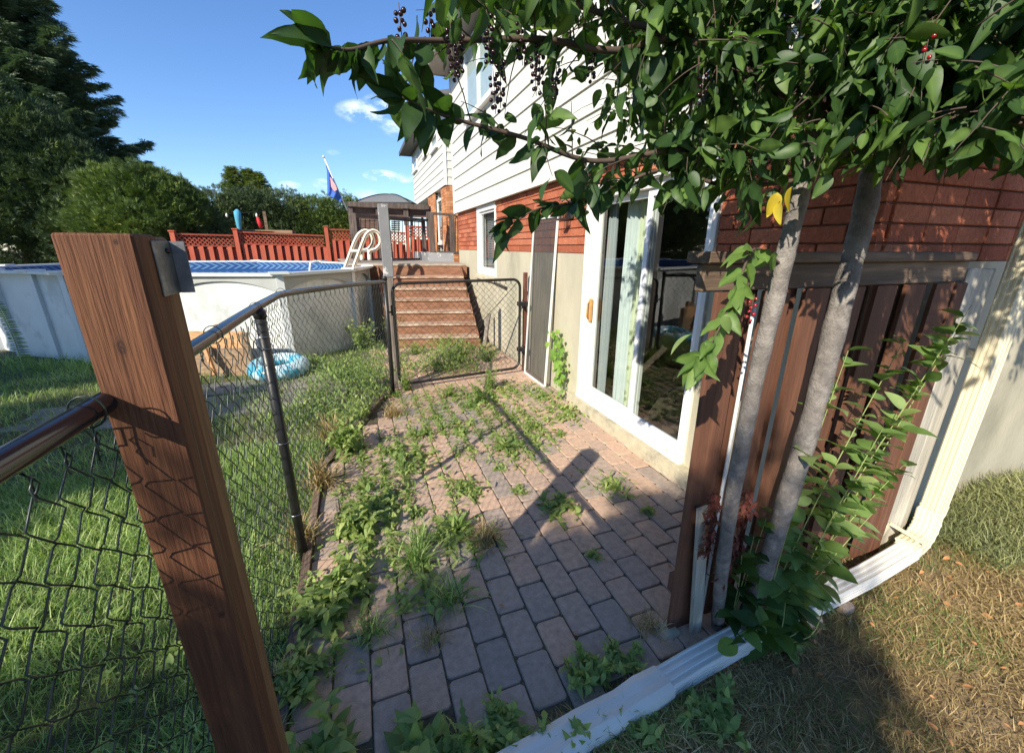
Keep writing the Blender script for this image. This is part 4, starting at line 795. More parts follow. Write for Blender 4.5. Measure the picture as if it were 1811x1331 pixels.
# ================================================================== NEAR WOODEN POST
yf = .955; xl, xr = -.512*yf, -.393*yf
wp = thing('wooden_post', 'stained square wooden post with a metal bracket beside the fence rail', 'post', (-.43, 1.03, 0))
s = MB(); s.cbox((xl, yf, -.1), (xr, yf+.092, EYE+.0205), .004); s.build('main_post', 'post', wp)
s = MB(); s.cbox((xl+.006, yf+.0935, -.1), (xr-.003, yf+.158, EYE+.017), .005); s.build('backing_board', 'post2', wp)
s = MB(); zb2, zt2 = EYE-.098, EYE+.009
s.cbox((xr+.0005, yf+.062, zb2), (xr+.0035, yf+.145, zt2), .001); s.cbox((xr+.0035, yf+.142, zb2), (xr+.03, yf+.145, zt2), .001); s.build('bracket', 'bracket', wp)
s = MB(); s.tube([(xr+.003, yf+.12, EYE-.01), (xr+.008, yf+.12, EYE-.01)], .006, 8); s.build('screw', 'black', wp)
def knots(mname, pts, origin):
    t = G[mname].node_tree; n = t.nodes; l = t.links; b = n['Principled BSDF']; src = b.inputs['Base Color'].links[0].from_socket; tcn = n.new('ShaderNodeTexCoord'); no = n.new('ShaderNodeTexNoise'); no.inputs['Scale'].default_value = 30
    l.new(tcn.outputs['Object'], no.inputs[0]); cur = src
    for (P, rx, rz) in pts:
        sb_ = n.new('ShaderNodeVectorMath'); sb_.operation = 'SUBTRACT'; l.new(tcn.outputs['Object'], sb_.inputs[0]); sb_.inputs[1].default_value = tuple(Vector(P)-Vector(origin))
        sc_ = n.new('ShaderNodeVectorMath'); sc_.operation = 'MULTIPLY'; l.new(sb_.outputs[0], sc_.inputs[0]); sc_.inputs[1].default_value = (1/rx, 1/rx, 1/rz)
        ln_ = n.new('ShaderNodeVectorMath'); ln_.operation = 'LENGTH'; l.new(sc_.outputs[0], ln_.inputs[0]); ad = n.new('ShaderNodeMath'); ad.operation = 'ADD'; l.new(ln_.outputs['Value'], ad.inputs[0]); l.new(no.outputs[0], ad.inputs[1])
        sn = n.new('ShaderNodeMath'); sn.operation = 'SINE'; ml = n.new('ShaderNodeMath'); ml.operation = 'MULTIPLY'; ml.inputs[1].default_value = 13; l.new(ad.outputs[0], ml.inputs[0]); l.new(ml.outputs[0], sn.inputs[0])
        mr = n.new('ShaderNodeMapRange'); mr.inputs[1].default_value = 1.6; mr.inputs[2].default_value = .9; l.new(ad.outputs[0], mr.inputs[0])
        ma = n.new('ShaderNodeMath'); ma.operation = 'MULTIPLY_ADD'; ma.inputs[1].default_value = .25; ma.inputs[2].default_value = .75; l.new(sn.outputs[0], ma.inputs[0]); mf = n.new('ShaderNodeMath'); mf.operation = 'MULTIPLY'; l.new(ma.outputs[0], mf.inputs[0]); l.new(mr.outputs[0], mf.inputs[1])
        mx3 = n.new('ShaderNodeMixRGB'); l.new(mf.outputs[0], mx3.inputs[0]); l.new(cur, mx3.inputs[1]); mx3.inputs[2].default_value = (.018, .007, .004, 1); cur = mx3.outputs[0]
    l.new(cur, b.inputs['Base Color'])
kp = ony(215, 615, yf); kp2 = ony(205, 428, yf)
knots('post', [(kp, .011, .02), (kp2, .005, .006), ((xr-.02, yf, .9), .008, .012)], (-.43, 1.03, 0))
for (y_, za, zb_2, ph) in ((yf+.045, .95, 1.66, 0), (yf+.028, .5, 1.2, 2), (yf+.13, .7, 1.55, 4)):
    s = MB()
    for k_ in range(14): z_0 = za+(zb_2-za)*k_/14; z_1 = za+(zb_2-za)*(k_+1)/14; f_ = lambda q: y_+.006*math.sin(q*9+ph); wd_ = .0016*math.sin(math.pi*(k_+.5)/14)+.0003; xx_ = (xr if y_ < yf+.09 else xr-.003)+.0004; s.add([(xx_, f_(z_0)-wd_, z_0), (xx_, f_(z_0)+wd_, z_0), (xx_, f_(z_1)+wd_, z_1), (xx_, f_(z_1)-wd_, z_1)], [(0, 1, 2, 3)])
    s.build('drying_crack', 'lampblack', wp)
# ================================================================== SHADOWBOX FENCE PANEL ON THE RIGHT
fp = thing('brown_fence_panel', 'short brown shadowbox fence panel between patio and house corner', 'fence', (1.2, 1.2, 0))
s = MB(); s.cbox((1.125, 1.12, 1.70), (2.75, 1.23, 1.74), .005); s.build('cap', 'oldwood', fp)
s = MB(); s.cbox((1.145, 1.155, 1.60), (2.78, 1.195, 1.698), .005); s.build('rail', 'oldwood', fp)
s = MB(); s.cbox((1.23, 1.16, .2), (2.78, 1.195, .3), .005); s.build('rail', 'board', fp)
for i, (x0, x1, z0, ln_) in enumerate(((1.205, 1.345, .0, .02), (1.44, 1.575, .02, .0), (1.66, 1.80, .02, 0), (1.88, 2.02, .02, 0), (2.10, 2.24, .02, 0), (2.31, 2.45, .02, 0), (2.53, 2.67, .03, 0))):
    s = MB(); zt3 = 1.598; V = []
    for yy in (1.137, 1.1545): V += [(x0+ln_, yy, z0), (x1+ln_, yy, z0), (x1, yy, zt3-.004), (x1-.004, yy, zt3), (x0+.004, yy, zt3), (x0, yy, zt3-.004)]
    s.add(V, [(0, 1, 2, 3, 4, 5), (6, 11, 10, 9, 8, 7)]+[(j, 6+j, 6+(j+1) % 6, (j+1) % 6) for j in range(6)]); s.build('board', 'board', fp)
for i, x0 in enumerate((1.31, 1.53, 1.76, 1.98, 2.19, 2.41)):
    s = MB(); s.cbox((x0-.005, 1.198, .03), (x0+.165, 1.214, 1.62), .003); s.build('back_board', 'board', fp)
s = MB(); s.cbox((2.68, 1.13, 0), (2.77, 1.1545, 1.597), .003); s.build('board', 'board', fp)
s = MB(); s.cbox((2.79, 1.15, -.02), (3.03, 1.19, 1.66), .005); setp(s.build('weathered_board', 'greyboard', loc=(2.87, 1.17, 0)), 'pale weathered upright board between the brown panel and downspout', 'board')
s = MB(); s.tube([(1.40, 1.122, .02), (1.385, 1.122, .7), (1.375, 1.122, 1.56)], .007, 8); setp(s.build('white_conduit', 'greyrail', loc=(1.4, 1.12, 0)), 'thin white pipe upright against the first gap of the brown panel', 'pipe')
s = MB(); s.obox((1.345, 1.09, -.04), (1.275, 1.105, .70), .055, .02, up=(0, 1, 0)); setp(s.build('loose_board', 'greyboard', loc=(1.34, 1.09, 0)), 'narrow grey slat leaning at the foot of the brown panel', 'slat')
s = MB(); s.cbox((1.17, 1.10, -.05), (1.27, 1.19, .012), .008); setp(s.build('concrete_footing', 'curb', loc=(1.22, 1.14, 0)), 'small rough concrete block under the first panel board', 'block')
# ================================================================== DOWNSPOUT AND DRAIN PIPE
def ribprof(w_, h_, n=3, d=.004):
    P = []; c = .008
    def edge(x0, y0, x1, y1):
        dx, dy = x1-x0, y1-y0; L_ = math.hypot(dx, dy); nx_, ny_ = dy/L_, -dx/L_
        for k_ in range(n):
            for f, o in ((-.5, 0), (-.34, -d), (.34, -d), (.5, 0)):
                t_ = (k_+.5+f*.62)/n; P.append((x0+dx*t_-nx_*(-o), y0+dy*t_-ny_*(-o)))
    X_0, X_1, Y_0, Y_1 = -w_/2, w_/2, -h_/2, h_/2
    for (a, b) in (((X_0+c, Y_0), (X_1-c, Y_0)), ((X_1, Y_0+c), (X_1, Y_1-c)), ((X_1-c, Y_1), (X_0+c, Y_1)), ((X_0, Y_1-c), (X_0, Y_0+c))):
        P.append(a); edge(*a, *b); P.append(b)
    return P
dx0, dy0 = 3.09, 1.085
ds = thing('downspout', 'cream ribbed metal downspout on the house wall right of the brown panel', 'downspout', (dx0, dy0, .1))
s = MB(); s.sweep([(dx0, dy0, 5.0), (dx0, dy0, 2.0), (dx0, dy0, .24)], ribprof(.12, .085), up=(0, 1, 0)); s.build('pipe', 'downspout', ds)
s = MB(); pts = [(dx0, dy0, .30), (dx0, dy0, .26)]; sc_ = [1.05, 1.05]
for k_ in range(19):
    a = k_/18*math.radians(86); pts.append((dx0-.02-(.15-.15*math.cos(a)), dy0-.03*(k_/18), .24-.15*math.sin(a))); sc_.append(1.06+(.05 if k_ % 3 == 1 and 2 < k_ < 16 else 0))
pts += [(dx0-.28, dy0-.045, .088)]; sc_.append(1.06); s.sweep(pts, ribprof(.12, .085), [(q, q) for q in sc_], up=(0, 1, 0)); s.build('elbow', 'downspout', ds)
s = MB(); s.obox((2.83, 1.145, .19), (2.88, .985, .15), .035, .004); s.obox((2.80, 1.15, .10), (2.83, 1.145, .19), .03, .004, up=(0, 1, 0)); s.build('strap', 'downspout', ds)
s = MB(); s.add([(dx0-.06, 1.13, 1.2), (dx0+.06, 1.13, 1.2), (dx0+.06, 1.25, 1.2), (dx0-.06, 1.25, 1.2), (dx0-.06, 1.13, 1.23), (dx0+.06, 1.13, 1.23), (dx0+.06, 1.25, 1.23), (dx0-.06, 1.25, 1.23)], [(0, 3, 2, 1), (4, 5, 6, 7), (0, 1, 5, 4), (3, 0, 4, 7), (1, 2, 6, 5)]); s.build('bracket', 'downspout', ds)
dp = thing('drain_pipe', 'white drain pipe lying on the ground from the downspout past the panel', 'pipe', (1.8, .95, 0))
pr = ribprof(.10, .075)
s = MB(); s.sweep([(2.86, 1.035, .082), (2.4, 1.0, .066), (1.9, .985, .045), (1.45, .965, .03)], pr); s.build('ribbed_section', 'pipe', dp)
s = MB(); s.sweep([(1.5, .97, .036), (1.2, .95, .026), (1.0, .93, .02), (.92, .922, .016)], ribprof(.104, .078), None); s.build('ribbed_section', 'pipe', dp)
fl_ = [(-.058, -.03), (.058, -.03), (.064, 0), (.057, .028), (.03, .037), (.0, .034), (-.03, .038), (-.057, .028), (-.064, 0)]
s = MB(); s.sweep([(1.02, .932, .028), (.9, .917, .036), (.8, .907, .024), (.62, .90, .014), (.45, .875, .012), (.28, .86, .01)], fl_, [1, 1.06, 1.0, 1.04, 1.12, 1.15]); s.build('end_sleeve', 'pipe', dp)
# ================================================================== CHOKECHERRY
def spl(pts, n=6):
    P = [Vector(p) for p in pts]; out = []
    for i in range(len(P)-1):
        a, b, c_, d = P[max(i-1, 0)], P[i], P[i+1], P[min(i+2, len(P)-1)]
        for k_ in range(n):
            t_ = k_/n; out.append(.5*((2*b)+(c_-a)*t_+(2*a-5*b+4*c_-d)*t_*t_+(3*b-a-3*c_+d)*t_**3))
    return out+[P[-1]]
tree = thing('chokecherry_tree', 'two stemmed grey barked cherry tree leaning over the brown fence panel', 'tree', (1.45, 1.04, 0))
LB = []          # branches: (points, radius0, radius1)
def stem(pts, radii, name='trunk'):
    P = spl(pts, 8); R_ = [np.interp(i/(len(P)-1), np.linspace(0, 1, len(radii)), radii)*(1+.05*math.sin(i*1.7)+.03*math.sin(i*.6+2)) for i in range(len(P))]
    s = MB(); s.tube(P, R_, 16); s.build(name, 'trunk', tree)
stem([(1.475, 1.075, -.05), (1.40, 1.05, .25), (1.30, 1.0, .75), (1.27, .98, 1.25), (1.285, .975, 1.65), (1.30, .975, 1.95), (1.31, .98, 2.2), (1.33, .99, 2.4), (1.42, 1.02, 2.9), (1.5, 1.1, 3.6)], [.033, .026, .028, .028, .028, .027, .035, .025, .022, .012])
stem([(1.62, 1.05, -.05), (1.57, 1.0, .25), (1.57, .98, .56), (1.61, .975, 1.09), (1.615, .975, 1.54), (1.62, .975, 1.85), (1.61, .97, 2.1), (1.66, .9, 2.7), (1.75, .85, 3.6)], [.048, .039, .036, .038, .036, .034, .031, .026, .014])
def P3(px, py, dist): return Vector((0, 0, EYE))+raydir(px, py)*dist
BRS = [  # limbs measured on the photograph, as 3D points at their distances
 ([(1.31, .98, 2.2), P3(1350, 110, 1.62), P3(1250, 75, 1.5), P3(1130, 45, 1.4), P3(1000, 0, 1.35), P3(900, -60, 1.3)], .014, .004),
 ([(1.31, .98, 2.12), P3(1330, 130, 1.55), P3(1200, 70, 1.4), P3(1090, 90, 1.3), P3(960, 70, 1.2), P3(800, 72, 1.12), P3(690, 72, 1.05), P3(620, 88, 1.0), P3(562, 78, .98)], .012, .002),
 ([(1.30, .98, 2.0), P3(1320, 270, 1.5), P3(1200, 265, 1.35), P3(1050, 285, 1.25), P3(930, 245, 1.15), P3(820, 215, 1.1), P3(760, 195, 1.05), P3(712, 172, 1.02)], .010, .002),
 ([(1.29, .98, 1.95), P3(1290, 330, 1.5), P3(1180, 300, 1.4), P3(1090, 330, 1.35), P3(1010, 360, 1.3), P3(945, 372, 1.25), P3(890, 408, 1.22)], .007, .0015),
 ([(1.31, .98, 2.2), P3(1480, 130, 1.7), P3(1560, 60, 1.6), P3(1650, 20, 1.5)], .014, .006),
 ([(1.62, .96, 2.0), P3(1620, 200, 1.7), P3(1700, 190, 1.5), P3(1811, 220, 1.35), P3(1900, 260, 1.3)], .011, .003),
 ([(1.62, .96, 2.1), P3(1640, 100, 1.8), P3(1760, 90, 1.6), P3(1880, 100, 1.5)], .011, .003),
 ([(1.33, .99, 2.4), P3(1400, -60, 1.7), P3(1250, -120, 1.7), P3(1000, -160, 1.7), P3(800, -170, 1.6)], .015, .004),
 ([(1.28, .975, 1.7), P3(1335, 440, 1.45), P3(1310, 490, 1.38), P3(1290, 540, 1.33), P3(1262, 600, 1.28), P3(1235, 640, 1.25)], .005, .0015),
 ([(1.33, .99, 2.5), (1.0, 1.3, 2.9), (.7, 1.5, 3.1), (.3, 1.6, 3.2)], .012, .003),
 ([(1.45, 1.0, 2.9), (1.2, .6, 3.2), (.9, .3, 3.3)], .012, .003), ([(1.66, .9, 2.7), (2.0, .5, 3.0), (2.3, .1, 3.1)], .012, .003),
 ([(1.66, .9, 2.6), (2.2, .9, 2.9), (2.7, .8, 3.0)], .012, .003), ([(1.42, 1.02, 2.8), (1.5, 1.5, 3.2), (1.6, 2.0, 3.4)], .012, .003)]
br = MB(); BP = []
for pts, r0, r1 in BRS:
    P = spl(pts, 7); br.tube(P, [r0+(r1-r0)*i/(len(P)-1) for i in range(len(P))], 7); BP.append(P)
br.tube([(1.305, .98, 2.1), (1.33, .972, 2.2), (1.39, .965, 2.3), (1.42, .96, 2.42)], [.03, .024, .018, .008], 10); br.tube([(1.31, .975, 2.12), (1.27, .95, 2.2), (1.255, .94, 2.26)], [.028, .02, .012], 10)
br.build('branches', 'twig', tree)
# where the crown may not hang (open sky, siding and door seen under it)
LIM = np.array([(500, 45), (545, 110), (620, 165), (640, 215), (700, 238), (760, 245), (850, 290), (900, 330), (960, 390), (1010, 400), (1050, 370), (1100, 370), (1180, 385), (1260, 400), (1330, 440), (1390, 400), (1450, 350), (1500, 300), (1560, 335), (1620, 290), (1680, 345), (1730, 300), (1811, 335), (2400, 340)])
UPL = np.array([(500, 30), (620, 20), (760, -20)])
def ok(P, m=0):
    x, y, z = proj(P); lim = np.interp(x, LIM[:, 0], LIM[:, 1]); d = np.linalg.norm(np.asarray(P)-np.array([0, 0, EYE]), axis=-1)
    good = ((y < lim-m) & (x > 540)) | (z < .02)
    gap = (x > 560) & (x < 650) & (y > 110) | (x < 760) & (y > 98) & (y < 118) | (x > 880) & (x < 1040) & (y > 150) & (y < 205) & (rng.random(np.shape(x)) < .6) | (x < 690) & (y < 30)
    gap = gap | (x < 1130) & (y > 50) & (z > .02) & (rng.random(np.shape(x)) < .42) | (x < 880) & (y > 100) & (z > .02) & (rng.random(np.shape(x)) < .5)
    return good & ~gap & (d > np.where(x > 1050, 1.25, .85)) & ~((z < .02) & (d < 1.2))
acc = Acc(); tw = MB(); bcl = []
def put_leaves(pos, D, sz, mi=0, tv=None, t=None, down=.5):
    n = len(pos); tv_ = tv or random.choice(LEAVES)
    Nn = unit(n)*.75+np.array([0, 0, .7]); V, T = inst(tv_[0], tv_[1], pos, D, Nn, sz)
    tt = np.clip((rng.random(n)*.8 if t is None else t+rnd(n)*.15), 0, 1); acc.add(V, T, np.clip(np.repeat(tt, len(tv_[0]))+np.tile(np.where(np.arange(len(tv_[0])) % 3 == 1, .28, 0), n), 0, 1), mi)
def twig(p, d, ln_, sz=.07, n=7, mi=0, chk=True):
    d = Vector(d).normalized(); P = [Vector(p)]; 
    for k_ in range(n): d = (d+Vector((0, 0, -.09))+Vector(unit(1)[0])*.12).normalized(); P.append(P[-1]+d*ln_/n)
    if chk and not bool(ok(np.array(P[-1]))) : return
    tw.tube(P, [.0019*(1-.6*i/n) for i in range(n+1)], 4)
    pos = []; D = []; A = []
    for k_ in range(1, n+1):
        sd = Vector(unit(1)[0]); sd = (sd-d*sd.dot(d)).normalized()*(1 if k_ % 2 else -1)
        dd = (d*.45+sd*.75+Vector((0, 0, -.45))); pos.append(P[k_]+dd.normalized()*.012); D.append(dd); A.append(random.choice((.5, .75, .95, 1.1, 1.2))*random.uniform(.9, 1.1)*sz)
    pos = np.array([tuple(q) for q in pos]); D = np.array([tuple(q) for q in D]); A = np.array(A)
    if chk:
        tip = pos+D/np.linalg.norm(D, axis=1)[:, None]*A[:, None]; g = ok(tip)
        pos, D, A = pos[g], D[g], A[g]
        if not len(pos): return
    put_leaves(pos, D, A, mi)
# leaves set along the measured limbs
for bi, P in enumerate(BP):
    n = len(P); dens = (4, 3, 3, 2, 4, 4, 4, 5, 2, 6, 6, 6, 6, 6)[bi]
    for i in range(4 if bi != 8 else 2, n-1):
        d = (P[i+1]-P[i-1]).normalized()
        if bi in (1, 2, 3, 8):
            if bi == 3 and i < 10: continue
            for q in range(1 if i < n-5 else 2):
                sd = Vector(unit(1)[0]); sd = (sd-d*sd.dot(d)).normalized()
                dd = d*.5+sd*.7+Vector((0, 0, -.25)); pp = P[i].lerp(P[i+1], random.random()); put_leaves(np.array([tuple(pp)]), np.array([tuple(dd)]), np.array([random.uniform(.06, .09)]), t=.15 if bi != 8 else .8)
        for q in range(dens):
            if bi in (0, 1, 2) and random.random() < .5: continue
            sd = Vector(unit(1)[0]); sd = (sd-d*sd.dot(d)).normalized()
            if bi == 8 or (bi in (1, 2) and i > n*.72) or (bi == 3 and i > n*.5): continue
            twig(P[i].lerp(P[i+1], random.random()), d*.5+sd*.9, random.uniform(.12, .24), .07)
# crown volume
cnt = 0
while cnt < 860:
    c_ = Vector((random.uniform(.35, 2.6), random.uniform(.1, 1.75), random.uniform(1.85, 3.5)))
    q = ((c_.x-1.45)/1.25)**2+((c_.y-.95)/.95)**2+((c_.z-2.65)/.9)**2
    if q > 1 or not bool(ok(np.array(c_))): continue
    cnt += 1
    twig(c_, Vector((c_.x-1.45, c_.y-.98, .2)).normalized()+Vector(unit(1)[0])*.6, random.uniform(.12, .24), random.uniform(.042, .068))
cnt = 0  # extra twigs mostly above the view, added to shade the brick side wall
while cnt < 520:
    u3 = Vector(unit(1)[0])*random.random()**.33; c_ = Vector((1.5+u3.x*1.45, .15+u3.y*.8, 3.2+u3.z*.65))
    if not bool(ok(np.array(c_))): continue
    cnt += 1; twig(c_, Vector(unit(1)[0]), random.uniform(.14, .24), .078)
# dense right hand part seen against the brick
cnt = 0
while cnt < 300:
    px, py = random.uniform(1080, 1811), random.uniform(-60, 300); c_ = P3(px, py, random.uniform(1.2, 2.1))
    if c_.y > 1.22 and c_.x > 2.1: continue
    if not bool(ok(np.array(c_), 20)): continue
    cnt += 1; twig(c_, Vector(unit(1)[0]), random.uniform(.1, .2), random.uniform(.045, .062))
for (px, py, ds_) in ((1375, 340, 1.3), (1400, 330, 1.3), (1380, 355, 1.3)):
    put_leaves(np.array([tuple(P3(px, py, ds_))]), np.array([(random.uniform(-.3, .3), .1, -1)]), np.array([.06]), mi=1, tv=LEAF)
for (px, py, dd, z_) in ((1232, 640, (-.2, -.1, -1), .085), (1246, 605, (.25, -.2, -1), .09), (1225, 590, (-.9, .1, -.5), .085), (1285, 555, (.2, 0, -1), .06)):
    put_leaves(np.array([tuple(P3(px, py, 1.24))]), np.array([dd], float), np.array([z_]), mi=2, tv=LEAF)
acc.build('crown', ['leaf', 'yleaf', 'pleaf'], tree); tw.build('twigs', 'twig', tree)
def ico(c, r, mb):
    V = []; F = []; a_n, b_n = 8, 5
    for i in range(1, b_n):
        for j in range(a_n): a, b = math.pi*i/b_n, 6.283*j/a_n; V.append((c[0]+r*math.sin(a)*math.cos(b), c[1]+r*math.sin(a)*math.sin(b), c[2]+r*math.cos(a)))
    V += [(c[0], c[1], c[2]+r), (c[0], c[1], c[2]-r)]; t_, b_ = len(V)-2, len(V)-1
    for i in range(b_n-2):
        for j in range(a_n): F.append((i*a_n+j, (i+1)*a_n+j, (i+1)*a_n+(j+1) % a_n, i*a_n+(j+1) % a_n))
    for j in range(a_n): F.append((t_, j, (j+1) % a_n)); F.append((b_, (b_n-2)*a_n+(j+1) % a_n, (b_n-2)*a_n+j))
    mb.add(V, F, smooth=True)
for (px, py, ds_, n, ln_) in ((795, 30, 1.1, 20, .11), (812, 50, 1.12, 16, .09), (705, 5, 1.1, 12, .07), (872, 120, 1.15, 14, .09), (885, 95, 1.1, 14, .1), (955, 60, 1.2, 14, .1), (945, 85, 1.15, 14, .09), (985, 115, 1.2, 12, .07), (860, 10, 1.1, 18, .1), (760, 5, 1.15, 12, .08), (1050, 80, 1.3, 12, .08), (1030, 300, 1.2, 10, .06), (1245, 120, 1.3, 10, .08), (1335, 520, 1.35, 9, .09), (1300, 515, 1.33, 8, .08), (1650, 30, 1.4, 6, .08), (920, 20, 1.2, 14, .1)):
    s = MB(); A = P3(px, py, ds_); B = A+Vector((random.uniform(-.01, .01), 0, -ln_)); s.tube([A, (A+B)/2, B], .0009, 4)
    b2 = MB()
    for i in range(n):
        t_ = .15+.85*i/n; q = A.lerp(B, t_); a = i*2.4; ico((q.x+.0085*math.cos(a), q.y+.0085*math.sin(a), q.z), random.uniform(.0042, .0056), b2)
    o_ = b2.build('berry_cluster', 'berry' if py < 400 and px < 1600 else 'redberry', tree); s.build('stalk', 'twig', o_)
# ================================================================== YOUNG SHOOTS AND VINES
def shrub(name, lab, cat, base, stems, m='shoot', lsz=.1, tv=None, group=None, step=.035, thick=.004, opp=False, mleaf=None, lw=1.):
    t = thing(name, lab, cat, tuple(base), group); s = MB(); A = Acc()
    for si, pts in enumerate(stems):
        P = spl(pts, 5); s.tube(P, [thick*(1-.7*i/(len(P)-1)) for i in range(len(P))], 6); Ls = 0
        for i in range(1, len(P)):
            Ls += (P[i]-P[i-1]).length
            if i < 2: continue
            d = (P[i]-P[i-1]).normalized(); k_ = max(1, int((P[i]-P[i-1]).length/step+random.random()))
            for q in range(k_):
                sd = Vector(unit(1)[0]); sd = (sd-d*sd.dot(d)).normalized(); dd = d*.35+sd*.8+Vector((0, 0, .1)); pp = P[i-1].lerp(P[i], random.random())
                sz = lsz*random.uniform(.55, 1.15)*(1-.35*i/len(P)); tm = tv or (LEAF if random.random() < .5 else LEAFB)
                V, T = inst(tm[0], tm[1], np.array([tuple(pp)]), np.array([tuple(dd)]), unit(1)*.5+np.array([[0, 0, 1.]]), np.array([sz]), np.array([sz*lw])); A.add(V, T, min(1, max(0, random.gauss(.55, .25))))
    s.build('stem', 'greentwig', t); A.build('leaves', m, t); return t
b0 = Vector((1.66, .98, .05))
tips = [(1718, 540, 1.0), (1690, 590, 1.0), (1600, 600, .98), (1545, 560, .97), (1500, 620, .96), (1620, 690, .94), (1560, 760, .93), (1600, 820, .9), (1520, 700, .95), (1500, 830, .9), (1550, 900, .86), (1470, 600, .97)]
st_ = []
for (px, py, Yd) in tips:
    q = ony(px, py, Yd); bb = b0+Vector((random.uniform(-.05, .12), random.uniform(-.03, .03), 0)); m_ = bb.lerp(q, .5)+Vector((-.06, -.02, .05)); st_.append([bb, m_, q])
st_ = [st_[k_] for k_ in (0, 1, 2, 4, 5, 6, 7, 10)]
shrub('cherry_suckers', 'bright green leafy shoots growing in front of the brown panel', 'shrub', b0, st_, 'shoot', .14, step=.03, lw=1.15)
b1 = Vector((1.6, .93, .0)); st_ = [[b1, b1+Vector((.05*i-.12, -.03*i, .15)), b1+Vector((.14*i-.3, -.05, .18+.06*(i % 3)))] for i in range(5)]
shrub('sucker_clump', 'large dark green leaves at the foot of the second tree stem', 'shrub', b1, st_, 'leaf', .15, step=.045, lw=1.2)
b1 = Vector((1.47, 1.02, .0)); st_ = [[b1, b1+Vector((.02*i, 0, .3)), b1+Vector((.05*i-.05, -.02, .5+.08*i))] for i in range(3)]
shrub('sucker_clump', 'green leaves between the two grey tree stems low down', 'shrub', b1, st_, 'leaf', .12, step=.05, lw=1.2)
def maple_tpl():
    pts = [(0, 0), (.15, -.22), (.05, -.5), (.35, -.36), (.5, -.55), (.6, -.28), (1, 0), (.6, .28), (.5, .55), (.35, .36), (.05, .5), (.15, .22)]
    V = [(.4, 0, .03)]+[(x, y, -.12*abs(y)-.1*x*x) for x, y in pts]; n = len(pts); return np.array(V), np.array([(0, 1+i, 1+(i+1) % n) for i in range(n)])
MAPLE = maple_tpl()
vb = onx(1000, 700, 2.2); top = onx(988, 585, 2.2); vn = thing('wall_vine', 'bright green lobed vine climbing the concrete beside the patio door', 'vine', (2.2, vb.y, 0))
A = Acc(); s = MB(); P = spl([(2.2, vb.y, 0), (2.2, vb.y+.03, .25), (2.2, vb.y+.1, .5), top], 6); s.tube(P, .004, 5); s.build('stem', 'greentwig', vn)
for i in range(95):
    t_ = random.random()**.6; q = P[int(t_*(len(P)-1))]; wz = .05+.10*min(1, max(0, (t_-.35)*3)); p = np.array([[2.14+random.uniform(-.05, .03), q.y+random.uniform(-wz, wz), q.z+random.uniform(-.07, .07)]])
    sz = random.uniform(.04, .1)*(1 if t_ > .4 else .6); V, T = inst(MAPLE[0], MAPLE[1], p, np.array([[random.uniform(-.5, 0), random.uniform(-.5, .5), -1.]]), np.array([[-1., random.uniform(-.5, .3), .5]]), np.array([sz])); A.add(V, T, random.random())
A.build('leaves', 'vine', vn)
for nm, (px, py, Yd), hh in (('hanging over the left edge of the near stem', (1258, 925, 1.06), .2), ('between the two grey stems', (1312, 925, 1.05), .22), ('hanging low against the grey slat', (1283, 990, 1.04), .13)):
    c_ = ony(px, py, Yd); A = Acc(); n = 130; p = np.array(tuple(c_))+np.stack([rng.normal(0, .014, n), rng.normal(0, .012, n), rnd(n, -hh/1.3, hh/1.3)], 1)
    D = np.stack([rnd(n, -.5, .5), rnd(n, -.5, .5), rnd(n, -1.3, -.2)], 1); V, T = inst(*LANCE, p, D, unit(n), rnd(n, .025, .05)); A.add(V, T, .5)
    setp(A.build('dried_plume', 'reddry', loc=tuple(c_)), 'dried red brown seed plume '+nm, 'dried plant')
# ================================================================== WEEDS
def rosette(n=16, ln_=.14, rise=.45, tv=TOOTH, mat_='weed'):
    A = Acc(); a = np.arange(n)*2.4+rnd(n)*.3; el = rnd(n, .1, rise*1.6); D = np.stack([np.cos(a)*np.cos(el), np.sin(a)*np.cos(el), np.sin(el)], 1)
    V, T = inst(*tv, np.stack([np.cos(a)*.006, np.sin(a)*.006, rnd(n, 0, .012)], 1), D, np.tile([0, 0, 1.], (n, 1))+unit(n)*.3, rnd(n, .55, 1.1)*ln_, rnd(n, .8, 1.3)*ln_); A.add(V, T, np.repeat(np.clip(rng.normal(.5, .2, n), 0, 1), len(tv[0]))); return A
def bushy(ns=9, h=.3, sp=.12, ls=.05, per=16, tv=LANCE):
    A = Acc()
    for i in range(ns):
        a = random.uniform(0, 6.28); tip = np.array([math.cos(a)*sp*random.random()*1.3, math.sin(a)*sp*random.random()*1.3, h*random.uniform(.6, 1.1)]); b = np.array([math.cos(a)*.02, math.sin(a)*.02, 0])
        t_ = rng.random(per)**.8; p = b+(tip-b)*t_[:, None]+rnd(per*3).reshape(per, 3)*.012; D = unit(per)+np.array([0, 0, .35])
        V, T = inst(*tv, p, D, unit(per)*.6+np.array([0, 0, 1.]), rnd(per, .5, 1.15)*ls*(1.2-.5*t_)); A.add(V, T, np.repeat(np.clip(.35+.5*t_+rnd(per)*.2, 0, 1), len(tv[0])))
        for k_ in (-1, 1):
            V, T = inst(*BLADE, np.array([b]), (tip-b)[None], np.array([[k_, .3, .1]]), np.array([np.linalg.norm(tip-b)]), np.array([.12])); A.add(V, T, .6)
    return A
def mixed(n, ln_):
    A = rosette(n, ln_, .5, TOOTH); B = rosette(n, ln_*.7, .9, LANCE); A.add(np.concatenate(B.V)+np.array([ln_*.3, -ln_*.2, 0]), np.concatenate(B.T), np.concatenate(B.t)); B = bushy(7, .05, ln_*1.0, .035, 9, LANCE); A.add(np.concatenate(B.V), np.concatenate(B.T), np.concatenate(B.t)+.1); return A
